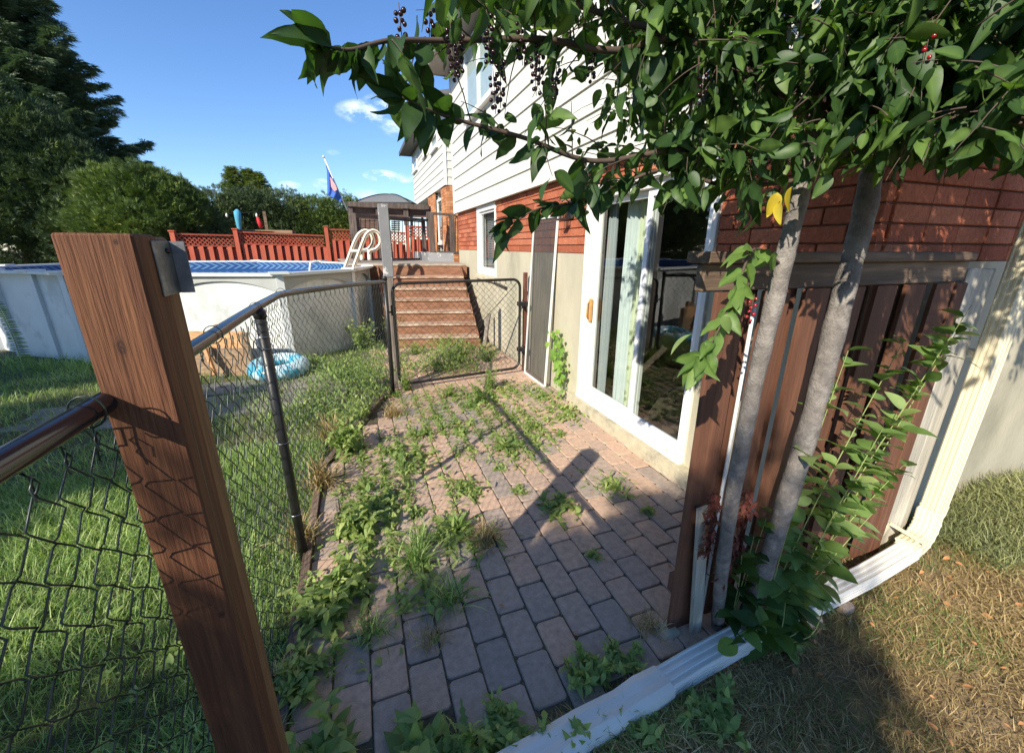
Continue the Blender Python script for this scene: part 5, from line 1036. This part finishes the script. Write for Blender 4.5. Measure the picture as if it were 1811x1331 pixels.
def tuft(n=60, ln_=.16, sp=.03, lean=.7):
    A = Acc(); a = rnd(n, 0, 6.28); e = rnd(n, lean*.4, 1.5); D = np.stack([np.cos(a)*np.cos(e), np.sin(a)*np.cos(e), np.sin(e)], 1); p = np.stack([rng.normal(0, sp, n), rng.normal(0, sp, n), np.zeros(n)], 1)
    V, T = inst(*BLADE, p, D, np.cross(D, np.stack([-np.sin(a), np.cos(a), 0*a], 1)), rnd(n, .5, 1.1)*ln_, rnd(n, .6, 1.)*ln_*.9); A.add(V, T, np.repeat(rng.random(n), 7)); return A
def place(name, lab, cat, A, m, px, py, group=None, rot=None, sc=1, z=-.005):
    q = onz(px, py, 0); Rz = random.uniform(0, 6.28)
    o = A.build(name, m) if isinstance(A, Acc) else A.copy()
    if not isinstance(A, Acc): C.objects.link(o)
    o.location = (q.x, q.y, z); o.rotation_euler = (0, 0, Rz); o.scale = (sc, sc, sc*random.uniform(.85, 1.1)); setp(o, lab, cat, group); return o
GW = 'weeds growing in the paver joints'
ros = [(900, 790, .19, 26, 'largest leafy weed rosette in the middle of the paver joints'), (790, 945, .2, 22, 'feathery thistle rosette at the shadow edge of the near pavers'), (822, 862, .11, 14, 'low weed rosette between the thistle and the big rosette'),
 (745, 768, .14, 15, 'toothed weed between pavers left of the gate shadow'), (690, 800, .13, 16, 'upright weed beside the bushy clump at the patio edge'), (722, 828, .12, 14, 'weed straddling the fence post shadow on the pavers'),
 (960, 705, .12, 18, 'flat weed rosette in the joints below the leaning screen'), (940, 755, .13, 18, 'weed patch touching the dark rail shadow'), (990, 768, .08, 12, 'small weed right of the rail shadow'), (1000, 735, .07, 10, 'small sprig close to the wall base'),
 (700, 700, .12, 16, 'weed just in front of the gate post foot'), (770, 740, .1, 12, 'weed in the joint left of the tall thistle stems'), (880, 830, .07, 10, 'tiny sprig right of the low rosette'), (915, 868, .09, 9, 'thin sprig at the edge of the near shade'), (1080, 860, .1, 14, 'shaded weed near the post head shadow'),
 (990, 895, .09, 12, 'shaded sprig in the middle of the near pavers'), (1050, 985, .06, 8, 'small shaded sprig in the grey near pavers'), (905, 690, .1, 14, 'weed in front of the gate centre'), (640, 860, .12, 16, 'weed by the short grey stake'), (665, 905, .14, 18, 'broad weed at the patio edge in sun'), (740, 905, .09, 10, 'small weed left of the thistle'), (1145, 905, .08, 10, 'faint shaded weed close to the brown panel')]
for (px, py, ln_, n, lab) in ros: place('weed_rosette', lab, 'weed', mixed(n, ln_*.95), 'weed', px, py, GW)
bus = [(612, 800, 20, .30, .15, .075, 'bushy dock like weed on the patio edge beyond the thin post', LEAFB), (640, 940, 14, .2, .13, .075, 'leafy weed clump along the patio edge in full sun', LEAFB), (570, 1085, 16, .16, .15, .08, 'big leafy clump beside the wooden post at the fence foot', LEAFB), (622, 1045, 12, .12, .12, .07, 'leafy clump spilling onto the near left pavers', LEAFB),
 (640, 615, 26, .55, .3, .07, 'tall green bush growing against the fence by the pool', LEAFB), (700, 605, 22, .5, .25, .075, 'leafy bush between the pool and the stairs', LEAFB), (655, 690, 26, .5, .22, .04, 'tall wispy weed behind the angled fence section', LANCE), (640, 740, 20, .25, .2, .05, 'low weeds at the foot of the angled fence section', LANCE), (720, 690, 14, .35, .15, .04, 'wispy weed beside the gate post', LANCE),
 (810, 640, 34, .4, .35, .045, 'broad tangle of weeds behind the gate before the stairs', LANCE), (775, 655, 26, .3, .3, .04, 'yellowish weeds behind the left half of the gate', LANCE), (860, 640, 22, .35, .25, .045, 'weeds behind the gate near the leaning plank', LANCE), (790, 612, 26, .25, .4, .04, 'low weeds along the bottom stair', LANCE), (735, 625, 20, .25, .3, .04, 'weeds at the left foot of the stairs', LANCE),
 (865, 690, 22, .38, .12, .035, 'tall grey green thistle stems growing through the gate bottom', LANCE), (850, 710, 16, .22, .13, .03, 'wispy weeds in front of the gate', LANCE), (790, 700, 16, .16, .14, .03, 'feathery low weeds before the left half of the gate', LANCE), (872, 600, 8, .3, .06, .06, 'yellow green sprout against the concrete below the window', LEAFB),
 (530, 1200, 8, .07, .12, .06, 'shaded leaves at the near end of the fence foot', LEAFB), (590, 1331, 10, .09, .16, .08, 'dark leafy weeds at the bottom left of the near pavers', LEAFB), (740, 1350, 9, .12, .1, .10, 'broad bright leaves at the bottom edge of the patio', LEAFB), (810, 1335, 8, .09, .12, .10, 'broad dandelion leaves at the near end of the pavers', TOOTH),
 (890, 1300, 10, .05, .14, .045, 'dark weeds between near pavers and the white pipe end', LEAFB), (1045, 1200, 12, .06, .12, .045, 'dark green weeds filling the corner between pavers and white pipe', LEAFB), (1105, 1165, 8, .04, .1, .035, 'low weeds near the foot of the brown panel', LEAFB), (1000, 1331, 7, .06, .12, .05, 'dark leaves over the end of the white pipe', LEAFB), (1130, 1290, 7, .05, .12, .05, 'shaded leaves in front of the white pipe', LEAFB), (1260, 1250, 8, .05, .14, .05, 'low dark leaves on dry grass before the pipe', LEAFB), (1380, 1130, 6, .07, .06, .10, 'drooping leaves lying across the white pipe', LEAFB)]
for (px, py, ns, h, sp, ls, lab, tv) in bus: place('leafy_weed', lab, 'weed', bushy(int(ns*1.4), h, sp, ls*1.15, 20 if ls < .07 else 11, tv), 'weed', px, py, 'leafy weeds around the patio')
tu = [(860, 955, 'dry', .16, 'dry yellow grass tuft at the edge of the near shade'), (735, 1000, 'grass', .2, 'grass tuft in the joint of the near pavers'), (800, 1060, 'grass', .16, 'shaded grass tuft between the near pavers'), (695, 735, 'dry', .2, 'dry grass tuft at the gate post foot'), (585, 780, 'dry', .3, 'tall dry grass along the thin black post'), (570, 860, 'dry', .3, 'dry grass strip beside the edging board'), (535, 960, 'dry', .22, 'dry grass at the foot of the thin black post'),
 (500, 1200, 'dry', .12, 'brown dead grass beside the wooden post'), (745, 960, 'grass', .15, 'grass tuft left of the thistle rosette'), (830, 720, 'grass', .15, 'fine grass before the gate'), (660, 1120, 'grass', .12, 'grass in the left near paver joint'), (760, 1130, 'dry', .09, 'thin dry grass in a near paver joint'), (1150, 1110, 'dry', .1, 'dry grass at the panel footing')]
for (px, py, m, ln_, lab) in tu: place('grass_tuft', lab, 'grass tuft', tuft(110, ln_, .035), m, px, py, 'grass tufts in the patio')
PATCH = [(612, 800, .2), (640, 870, .2), (650, 930, .22), (600, 1060, .2), (560, 1120, .2), (700, 800, .22), (740, 770, .2), (690, 840, .18), (770, 745, .22), (730, 815, .2), (820, 800, .12), (880, 770, .22), (910, 800, .2), (960, 700, .25), (1000, 730, .18), (930, 740, .22), (900, 690, .25), (850, 705, .3), (790, 705, .3), (740, 715, .3), (950, 770, .2), (870, 735, .25), (665, 900, .16), (700, 880, .14), (820, 865, .14), (790, 940, .16), (735, 1000, .12), (745, 1060, .1), (660, 975, .14), (840, 960, .12), (1080, 860, .12), (985, 895, .1), (1010, 690, .2), (810, 760, .14)]
A = Acc()
for (px, py, r_) in PATCH:
    q = onz(px, py); n = int(260*r_/.2*(1 if q.y > 1.9 else .8)); j = rng.random(n) < .75
    X = q.x+rng.normal(0, r_*.55, n); Y = q.y+rng.normal(0, r_*.8, n); Xj = np.round((X+.43)/.152)*.152-.43; X = np.where(j, Xj+rng.normal(0, .018, n), X); g = (X < 2.15) & (X > -.44+np.maximum(0, Y-3.3)*.42); X, Y = X[g], Y[g]; n = len(X)
    if not n: continue
    D = unit(n)*[1, 1, .5]+np.array([0, 0, .25]); tv = random.choice([LANCE, TOOTH, LEAFB]); V, T = inst(*tv, np.stack([X, Y, rng.random(n)**2*.05], 1), D, unit(n)*.5+np.array([0, 0, 1.]), rnd(n, .022, .078)); A.add(V, T, np.repeat(np.clip(rng.normal(.65, .25, n), 0, 1), len(tv[0])))
setp(A.build('creeping_weeds', 'weed'), 'sprawling low weeds creeping along the paver joints', 'weeds', kind='stuff')
A = Acc(); n = 5200; X, Y = rnd(n, .35, 2.05), rnd(n, 5.45, 7.05); dn = .5+.5*np.sin(X*4+Y*2.2)*np.cos(Y*3.1-X*1.7); g = (rng.random(n) < dn*1.1) & ~((X > 1.55) & (Y < 6.3)); X, Y, dn = X[g], Y[g], dn[g]; n = len(X)
V, T = inst(*LANCE, np.stack([X, Y, rng.random(n)*(.05+.22*dn)], 1), unit(n)+np.array([0, 0, .2]), unit(n)*.5+np.array([0, 0, 1.]), rnd(n, .03, .075)); A.add(V, T, np.repeat(np.clip(rng.normal(.6, .25, n), 0, 1), len(LANCE[0]))); setp(A.build('weed_cover', 'weed'), 'mass of low weeds between the gate and the stairs', 'weeds', kind='stuff')
A = Acc(); n = 5200; X, Y = rnd(n, -1.0, .25), rnd(n, 4.2, 6.8); g = (X < -.5+(Y-3.3)*.43) & (X > -1.2+(Y-3.3)*.2); X, Y = X[g], Y[g]; n = len(X)
V, T = inst(*LANCE, np.stack([X, Y, rng.random(n)*(.08+.3*np.maximum(0, np.sin(X*5+Y*3)))], 1), unit(n)+np.array([0, 0, .3]), unit(n)*.5+np.array([0, 0, 1.]), rnd(n, .03, .08)); A.add(V, T, np.repeat(np.clip(rng.normal(.5, .25, n), 0, 1), len(LANCE[0]))); setp(A.build('weed_cover', 'weed'), 'mass of weeds along the outside of the angled fence section', 'weeds', kind='stuff')
# moss and seedlings in the joints
A = Acc(); n = 5200; ix = rng.integers(0, 17, n); X = -.43+ix*.152+rng.normal(0, .004, n); Y = rnd(n, 1.1, 7.2)
g = (rng.random(n) < np.where(X < .35, .9, .35)*np.where(Y > 2.4, 1, .45)) & (X > -.42+(np.maximum(0, Y-3.3))*.42) & (X < 2.2); X, Y = X[g], Y[g]; n = len(X)
a = rnd(n, 0, 6.28); e = rnd(n, .2, 1.5); D = np.stack([np.cos(a)*np.cos(e), np.sin(a)*np.cos(e), np.sin(e)], 1); V, T = inst(*BLADE, np.stack([X, Y, np.full(n, -.014)], 1), D, unit(n), rnd(n, .015, .045), rnd(n, .03, .06)); A.add(V, T, np.repeat(rng.random(n), 7)); setp(A.build('joint_grass', 'weed', smooth=False), 'fine grass sprouting in paver joints', 'grass', kind='stuff')
# ================================================================== LAWN
def blades(n, x0, x1, y0, y1, l0, l1, keep=None, lean=(.35, 1.4), wd=1., m='grass', name='lawn_grass', lab='', t0=.5, tsd=.25, clump=True, hz=0.):
    X = rnd(n, x0, x1); Y = rnd(n, y0, y1)
    if keep is not None: k_ = keep(X, Y); X, Y = X[k_], Y[k_]
    n = len(X); cl = np.sin(X*3.1+np.sin(Y*2.3)*2)*np.cos(Y*2.7+X) if clump else 0*X; a = rnd(n, 0, 6.28)+cl*.8; e = rnd(n, *lean)
    D = np.stack([np.cos(a)*np.cos(e), np.sin(a)*np.cos(e), np.sin(e)], 1); ll = rnd(n, l0, l1)*(1+.3*cl)
    V, T = inst(*BLADE, np.stack([X, Y, ground_h(X, Y)+hz*rng.random(n)], 1), D, np.stack([np.cos(a)*-np.sin(e), np.sin(a)*-np.sin(e), np.cos(e)], 1)+unit(n)*.5, ll, ll*wd); tt = np.clip(t0+tsd*rng.normal(size=n)+.2*cl, 0, 1)
    A = Acc(); A.add(V, T, np.repeat(tt, 7)); return setp(A.build(name, m, smooth=False), lab, 'grass', kind='stuff')
fl2 = lambda X, Y: (X < np.where(Y < 3.3, -.47, -.47+(Y-3.3)*.4)) & ~((X > -3.6) & (Y > 4.95) & (Y < 6.3) & (rng.random(len(X)) < .45))
blades(52000, -3.4, -.46, .35, 3.9, .07, .15, fl2, lab='green lawn grass beside the fence', name='lawn_grass', wd=.62, t0=.55)
blades(46000, -7, .3, 3.7, 8.4, .05, .12, fl2, lab='lawn grass in front of the pool', name='far_lawn_grass', wd=.9, t0=.6)
blades(9000, -6.5, -.8, 6.6, 8.9, .1, .28, lambda X, Y: (Y < np.interp(X, [-6.5, -5.6, -4.27, -2.75, -1.07, -.05], [9.6, 9.0, 8.15, 7.4, 6.9, 8])) & (Y > np.interp(X, [-6.5, -5.6, -4.27, -2.75, -1.07, -.05], [9.6, 9.0, 8.15, 7.4, 6.9, 8])-.45), lab='longer grass along the foot of the pool wall', name='pool_edge_grass', wd=.6, t0=.7)
A = Acc()
for i in range(80):
    x, y = random.uniform(-2.6, -.6), random.uniform(.9, 3.8); r_ = rosette(7, random.uniform(.03, .055), .5, LEAF); V = np.concatenate(r_.V)+np.array([x, y, float(ground_h(np.array(x), np.array(y)))+.03]); A.add(V, np.concatenate(r_.T), np.concatenate(r_.t)*.5+.45)
setp(A.build('lawn_clover', 'weed'), 'broad leaved clover and dandelions in the lawn', 'ground cover', kind='stuff')
kr = lambda X, Y: ~((Y > 1.0+.0*X) & (X < 1.2)) & (Y < 1.24) & ~((X < .45) & (Y > 1.1))
blades(85000, .1, 4.6, .05, 1.24, .03, .10, lambda X, Y: kr(X, Y) & (rng.random(len(X)) < .45+.55*(np.sin(X*5.3+2*np.sin(Y*4))*np.cos(Y*7-X*3) > -.25)), lean=(.02, .9), wd=.8, m='dry', name='dry_grass', lab='dry straw coloured grass right of the patio', t0=.45)
blades(24000, .1, 4.6, .05, 1.24, .03, .09, lambda X, Y: kr(X, Y) & (np.sin(X*4.3+1)*np.cos(Y*6+X*2) > .1), lean=(.2, 1.2), wd=.6, m='weed', name='green_regrowth', lab='green regrowth in the dry grass', t0=.3)
blades(14000, 3.15, 5.2, .75, 1.22, .05, .13, None, lean=(.1, 1.), wd=.8, m='drygreen', name='ground_cover', lab='grey green creeping ground cover at the wall foot', hz=.09)
blades(7000, -.45, 1.15, .72, 1.14, .03, .10, lambda X, Y: Y < 1.10-.12*X, lean=(.1, 1.3), wd=.6, m='grass', name='edge_grass', lab='thin grass between the near pavers and the white pipe', t0=.3)
blades(4000, -.45, 1.15, .72, 1.14, .03, .09, lambda X, Y: Y < 1.08-.12*X, lean=(.0, .8), wd=.6, m='dry', name='edge_straw', lab='dead straw between the near pavers and the white pipe', t0=.3)
blades(3000, 1.15, 1.75, .96, 1.14, .04, .09, None, lean=(.0, .8), wd=.5, m='dry', name='dead_grass', lab='dead grass around the tree stems')
A = Acc(); n = 150; X, Y = rnd(n, .9, 4.8), rnd(n, .15, 1.15); V, T = inst(*LEAF, np.stack([X, Y, ground_h(X, Y)+.035], 1), np.stack([rnd(n), rnd(n), rnd(n)*.2], 1), np.tile([0, 0, 1.], (n, 1))+unit(n)*.4, rnd(n, .015, .04)); A.add(V, T, .5); setp(A.build('leaf_litter', 'deadleaf'), 'dead orange brown leaves scattered on the dry grass', 'leaves', kind='stuff')
A = Acc(); n = 90; X, Y = rnd(n, .3, 2.1), rnd(n, 1.2, 6.5); V, T = inst(*LEAF, np.stack([X, Y, np.full(n, .006)], 1), np.stack([rnd(n), rnd(n), rnd(n)*.1], 1), np.tile([0, 0, 1.], (n, 1))+unit(n)*.3, rnd(n, .01, .03)); A.add(V, T, .5); setp(A.build('patio_litter', 'deadleaf'), 'small bits of dead leaf lying on the pavers', 'leaves', kind='stuff')
# tall fern like weed in front of the shaded pool wall
fr = onz(66, 650, 0); A = Acc(); s = MB(); P = spl([(fr.x, fr.y-.25, -.05), (fr.x-.02, fr.y-.2, .5), (fr.x-.12, fr.y-.1, 1.0)], 10); s.tube(P, .006, 5); fe = thing('tall_fern_weed', 'tall dark fern like weed in front of the left pool wall', 'weed', (fr.x, fr.y-.25, -.05)); s.build('stem', 'greentwig', fe)
for i in range(2, len(P)):
    for k_ in (-1, 1):
        for j in range(2):
            q = P[i-1].lerp(P[i], j/2); V, T = inst(*LANCE, np.array([tuple(q)]), np.array([[k_*1., -.2*k_, random.uniform(-.1, .3)]]), np.array([[0, -1., .3]]), np.array([.16*(1-.6*i/len(P))]), np.array([.06])); A.add(V, T, .1)
A.build('leaves', 'weed', fe)
# ================================================================== TREES AND HEDGES
def sprig_tpl(k=5, wd=.07, cup=.25):
    V = []; T = []
    for i in range(k):
        a = (i-(k-1)/2)*.42; L_ = 1-.28*abs(i-(k-1)/2)/(k/2); d = np.array([math.cos(a), math.sin(a), -cup*abs(math.sin(a))]); p = np.array([-math.sin(a), math.cos(a), .25]); b = len(V)
        V += [d*.12, d*.55*L_+p*wd, d*L_+np.array([0, 0, -.12]), d*.5*L_-p*wd]; T += [(b, b+1, b+2), (b, b+2, b+3)]
    return np.array(V), np.array(T)
SPR = sprig_tpl(); SPR2 = sprig_tpl(7, .055, .1)
def cloudtree(name, lab, cat, base, lobes, n, sz, m, group=None, trunk=None, tv=SPR, core=.55, upb=.5):
    """foliage sprigs spread through a set of ellipsoid lobes, denser to their outside"""
    t = thing(name, lab, cat, tuple(base), group); A = Acc(); vol = np.array([l[1][0]*l[1][2] for l in lobes]); pick = rng.choice(len(lobes), n, p=vol/vol.sum()); L_ = np.array([l[0] for l in lobes], float)[pick]; R_ = np.array([l[1] for l in lobes], float)[pick]
    u = unit(n); rad = core+(1-core)*rng.random(n)**.6; rad *= 1+.16*np.sin(u[:, 0]*9+pick)*np.cos(u[:, 2]*7+u[:, 1]*5)+.09*np.sin(u[:, 2]*19+u[:, 0]*15)*np.cos(u[:, 1]*17)
    p = L_+u*R_*rad[:, None]; p[:, 2] = np.maximum(p[:, 2], .02); D = u+unit(n)*.55+np.array([0, 0, upb]); V, T = inst(*tv, p, D, u+unit(n)*.7, rnd(n, .6, 1.2)*sz); fn = np.sin(p[:, 0]*2.3+p[:, 2]*1.9+pick)*np.cos(p[:, 1]*2.1-p[:, 2]*2.7)
    A.add(V, T, np.repeat(np.clip(.45+.25*fn+.15*rng.normal(size=n), 0, 1), len(tv[0]))); A.build('crown', m, t, smooth=False)
    s = MB(); hb = max(l[0][2] for l in lobes)
    for (q, r_) in (trunk or [((base[0], base[1]), .12)]): s.tube([(q[0], q[1], -.05), (q[0]+.05, q[1], hb*.5), (q[0], q[1]+.05, hb)], [r_, r_*.7, r_*.25], 8)
    s.build('trunk', 'twig', t); return t
def lob(px, py, Yd, rx, rz, ry=None): q = ony(px, py, Yd); return (tuple(q), (rx, ry or rx, rz))
# spruce
def spruce(name, lab, base, H, R0, n, z0=.8, group=None, m='spruce', top=0, droop=.25, seedk=1, sl_=.3):
    t = thing(name, lab, 'tree', tuple(base), group); s = MB(); s.tube([(base[0], base[1], -.05), (base[0], base[1], H*.5), (base[0], base[1], H)], [.22*R0/3, .13*R0/3, .02], 8); s.build('trunk', 'twig', t); A = Acc(); bm = MB()
    for i in range(n):
        f = (i+.5)/n; z = z0+(H-z0)*f**.95; R_ = R0*(1-f)**.8*random.uniform(.72, 1.1)+.12; a = i*2.399+random.uniform(-.3, .3); d = np.array([math.cos(a), math.sin(a), 0]); k_ = max(5, int(R_/.055)); u_ = np.linspace(.12, 1, k_)
        P = np.array([base[0], base[1], z])+d*(u_*R_)[:, None]+np.stack([0*u_, 0*u_, -droop*R_*u_*(1-u_*.95)+.10*R_*u_**3], 1)
        bm.tube([tuple(P[0]), tuple(P[k_//2]), tuple(P[-1])], [.02, .012, .004], 4); sd = np.array([-d[1], d[0], 0]); q = 3; Pp = np.repeat(P, q*2, 0); uu = np.repeat(u_, q*2); sg = np.tile([1, -1], len(Pp)//2); tt = rng.random(len(Pp))
        side = (.13+.42*(1-uu)*min(1, R_/1.6))*tt*R_*.5+.03; Pp = Pp+sd*(sg*side)[:, None]+np.stack([0*uu, 0*uu, -.28*side+rng.normal(0, .03, len(uu))], 1)
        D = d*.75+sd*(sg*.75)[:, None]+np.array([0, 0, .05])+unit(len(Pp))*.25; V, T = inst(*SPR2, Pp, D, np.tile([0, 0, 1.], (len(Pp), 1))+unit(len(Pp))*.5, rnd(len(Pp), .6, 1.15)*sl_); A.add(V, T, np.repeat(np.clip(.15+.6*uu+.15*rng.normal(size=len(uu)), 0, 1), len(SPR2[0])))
    A.build('crown', m, t, smooth=False); bm.build('branches', 'twig', t)
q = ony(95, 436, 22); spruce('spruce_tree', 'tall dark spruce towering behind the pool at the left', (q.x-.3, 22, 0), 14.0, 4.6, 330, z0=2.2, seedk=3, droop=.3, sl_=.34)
GH = 'cedar hedge trees along the back of the garden'
def lobs(Yd, L_, k=1): return [lob(px, py, Yd, rx*k, rz*k) for px, py, rx, rz in L_]
cloudtree('cedar_tree', 'tall loose cedar at the left edge in front of the spruce', 'tree', (ony(40, 436, 17.5).x, 17.5, 0), lobs(17.5, [(10, 400, 1.5, 1.6), (60, 330, 1.35, 1.3), (20, 260, 1.2, 1.2), (70, 250, .8, .8), (-10, 190, .6, .7), (110, 380, 1.1, 1.2), (-60, 250, 1.4, 2), (95, 285, .9, .8)], 1.2), 42000, .2, 'cedar', GH)
cloudtree('cedar_shrub', 'dark cedar shrub directly left of the wooden post top', 'shrub', (ony(170, 430, 17).x, 17, 0), lobs(17, [(150, 400, 1.0, 1.2), (165, 350, .9, .8), (205, 410, .9, .8), (140, 300, .5, .6), (128, 275, .35, .4), (110, 320, .7, .8), (95, 360, .8, .9), (135, 300, .4, .5)], 1.12), 17000, .17, 'cedar', GH)
cloudtree('yellow_cedar', 'rounded yellow green cedar in sun behind the pool', 'shrub', (ony(250, 430, 16).x, 16, 0), lobs(16, [(210, 345, .9, .75), (250, 342, .9, .8), (290, 352, .8, .7), (325, 375, .7, .6), (180, 335, .45, .4), (240, 395, 1.5, .8), (268, 318, .4, .3), (232, 318, .3, .28), (205, 322, .28, .3), (310, 335, .35, .3), (345, 358, .3, .3), (190, 350, .4, .4), (283, 330, .3, .35)]), 30000, .15, 'ycedar', GH)
for i, (xs, Yd, rx, rz, n, lab) in enumerate((((335, 378), 16.3, .8, 1.1, 4000, 'dark hedge cedar right of the yellow green one'), ((375, 368), 19.4, 1.0, 1.3, 4500, 'hedge section behind the closed blue umbrella'), ((440, 366), 20., 1.1, 1.3, 5000, 'hedge section behind the wooden light pole'), ((500, 366), 20.2, 1.1, 1.3, 5000, 'hedge section right of the light pole'), ((555, 376), 20.2, 1.1, 1.2, 5000, 'sunlit hedge section left of the flag'), ((605, 372), 20.2, 1., 1.25, 5000, 'sunlit hedge section under the flag'))):
    px, py = xs; c_ = ony(px, py, Yd); cloudtree('hedge_cedar', lab, 'hedge', (c_.x, Yd, 0), [((c_.x, Yd, c_.z-.1), (rx, .8, rz*.62)), ((c_.x-.4, Yd, c_.z-1.2), (rx, .8, rz)), ((c_.x+.4, Yd+.1, c_.z-1.1), (rx, .8, rz))], int(n*2), .14, 'cedar' if i < 4 else 'ycedar', GH)
for (px, pt, wd, lab) in ((410, 303, 1., 'pointed young conifer above the hedge, left of its pair'), (437, 306, .8, 'slim conifer tip in the middle above the hedge'), (455, 312, 1., 'pointed young conifer above the hedge nearest the flag')):
    a = ony(px, pt, 22); spruce('young_conifer', lab, (a.x, 22, 0), a.z+.15, 1.25*wd, 150, z0=1.5, group='young conifers above the hedge', m='ycedar', droop=.1, sl_=.15)
# trees beyond the left edge and behind the viewer that shade the lawn and pool
GO = 'garden trees outside the left of the view'
cloudtree('garden_tree', 'broad garden tree standing left of the lawn', 'tree', (-8.9, -.5, 0), [((-8.9, -.5, 4.4), (1.3, 1.3, 1.0)), ((-8.3, .5, 4.3), (1.0, 1.0, .8)), ((-9.6, .3, 4.4), (1.1, 1.1, .8))], 4200, .28, 'cedar', GO)
cloudtree('garden_tree', 'smaller garden tree left of the pool', 'tree', (-10.2, 3.4, 0), [((-10.2, 3.6, 4.6), (1.6, 1.7, 1.5)), ((-9.6, 5.0, 3.6), (1.1, 1.1, 1.1))], 5000, .28, 'cedar', GO)
cloudtree('garden_hedge', 'tall garden hedge behind the viewer', 'hedge', (-5.5, -2.5, 0), [((-7.6+i*.75, -2.6, 2.3), (.75, .7, (1.8 if i < 4 else 2.0 if i == 4 else 2.2)+.08*math.sin(i*2))) for i in range(7)], 18000, .24, 'cedar', trunk=[((-7.6+i*.75, -2.6), .06) for i in range(7)], core=.3)  # unseen hedge, added and sized to cast the shade over the near patio
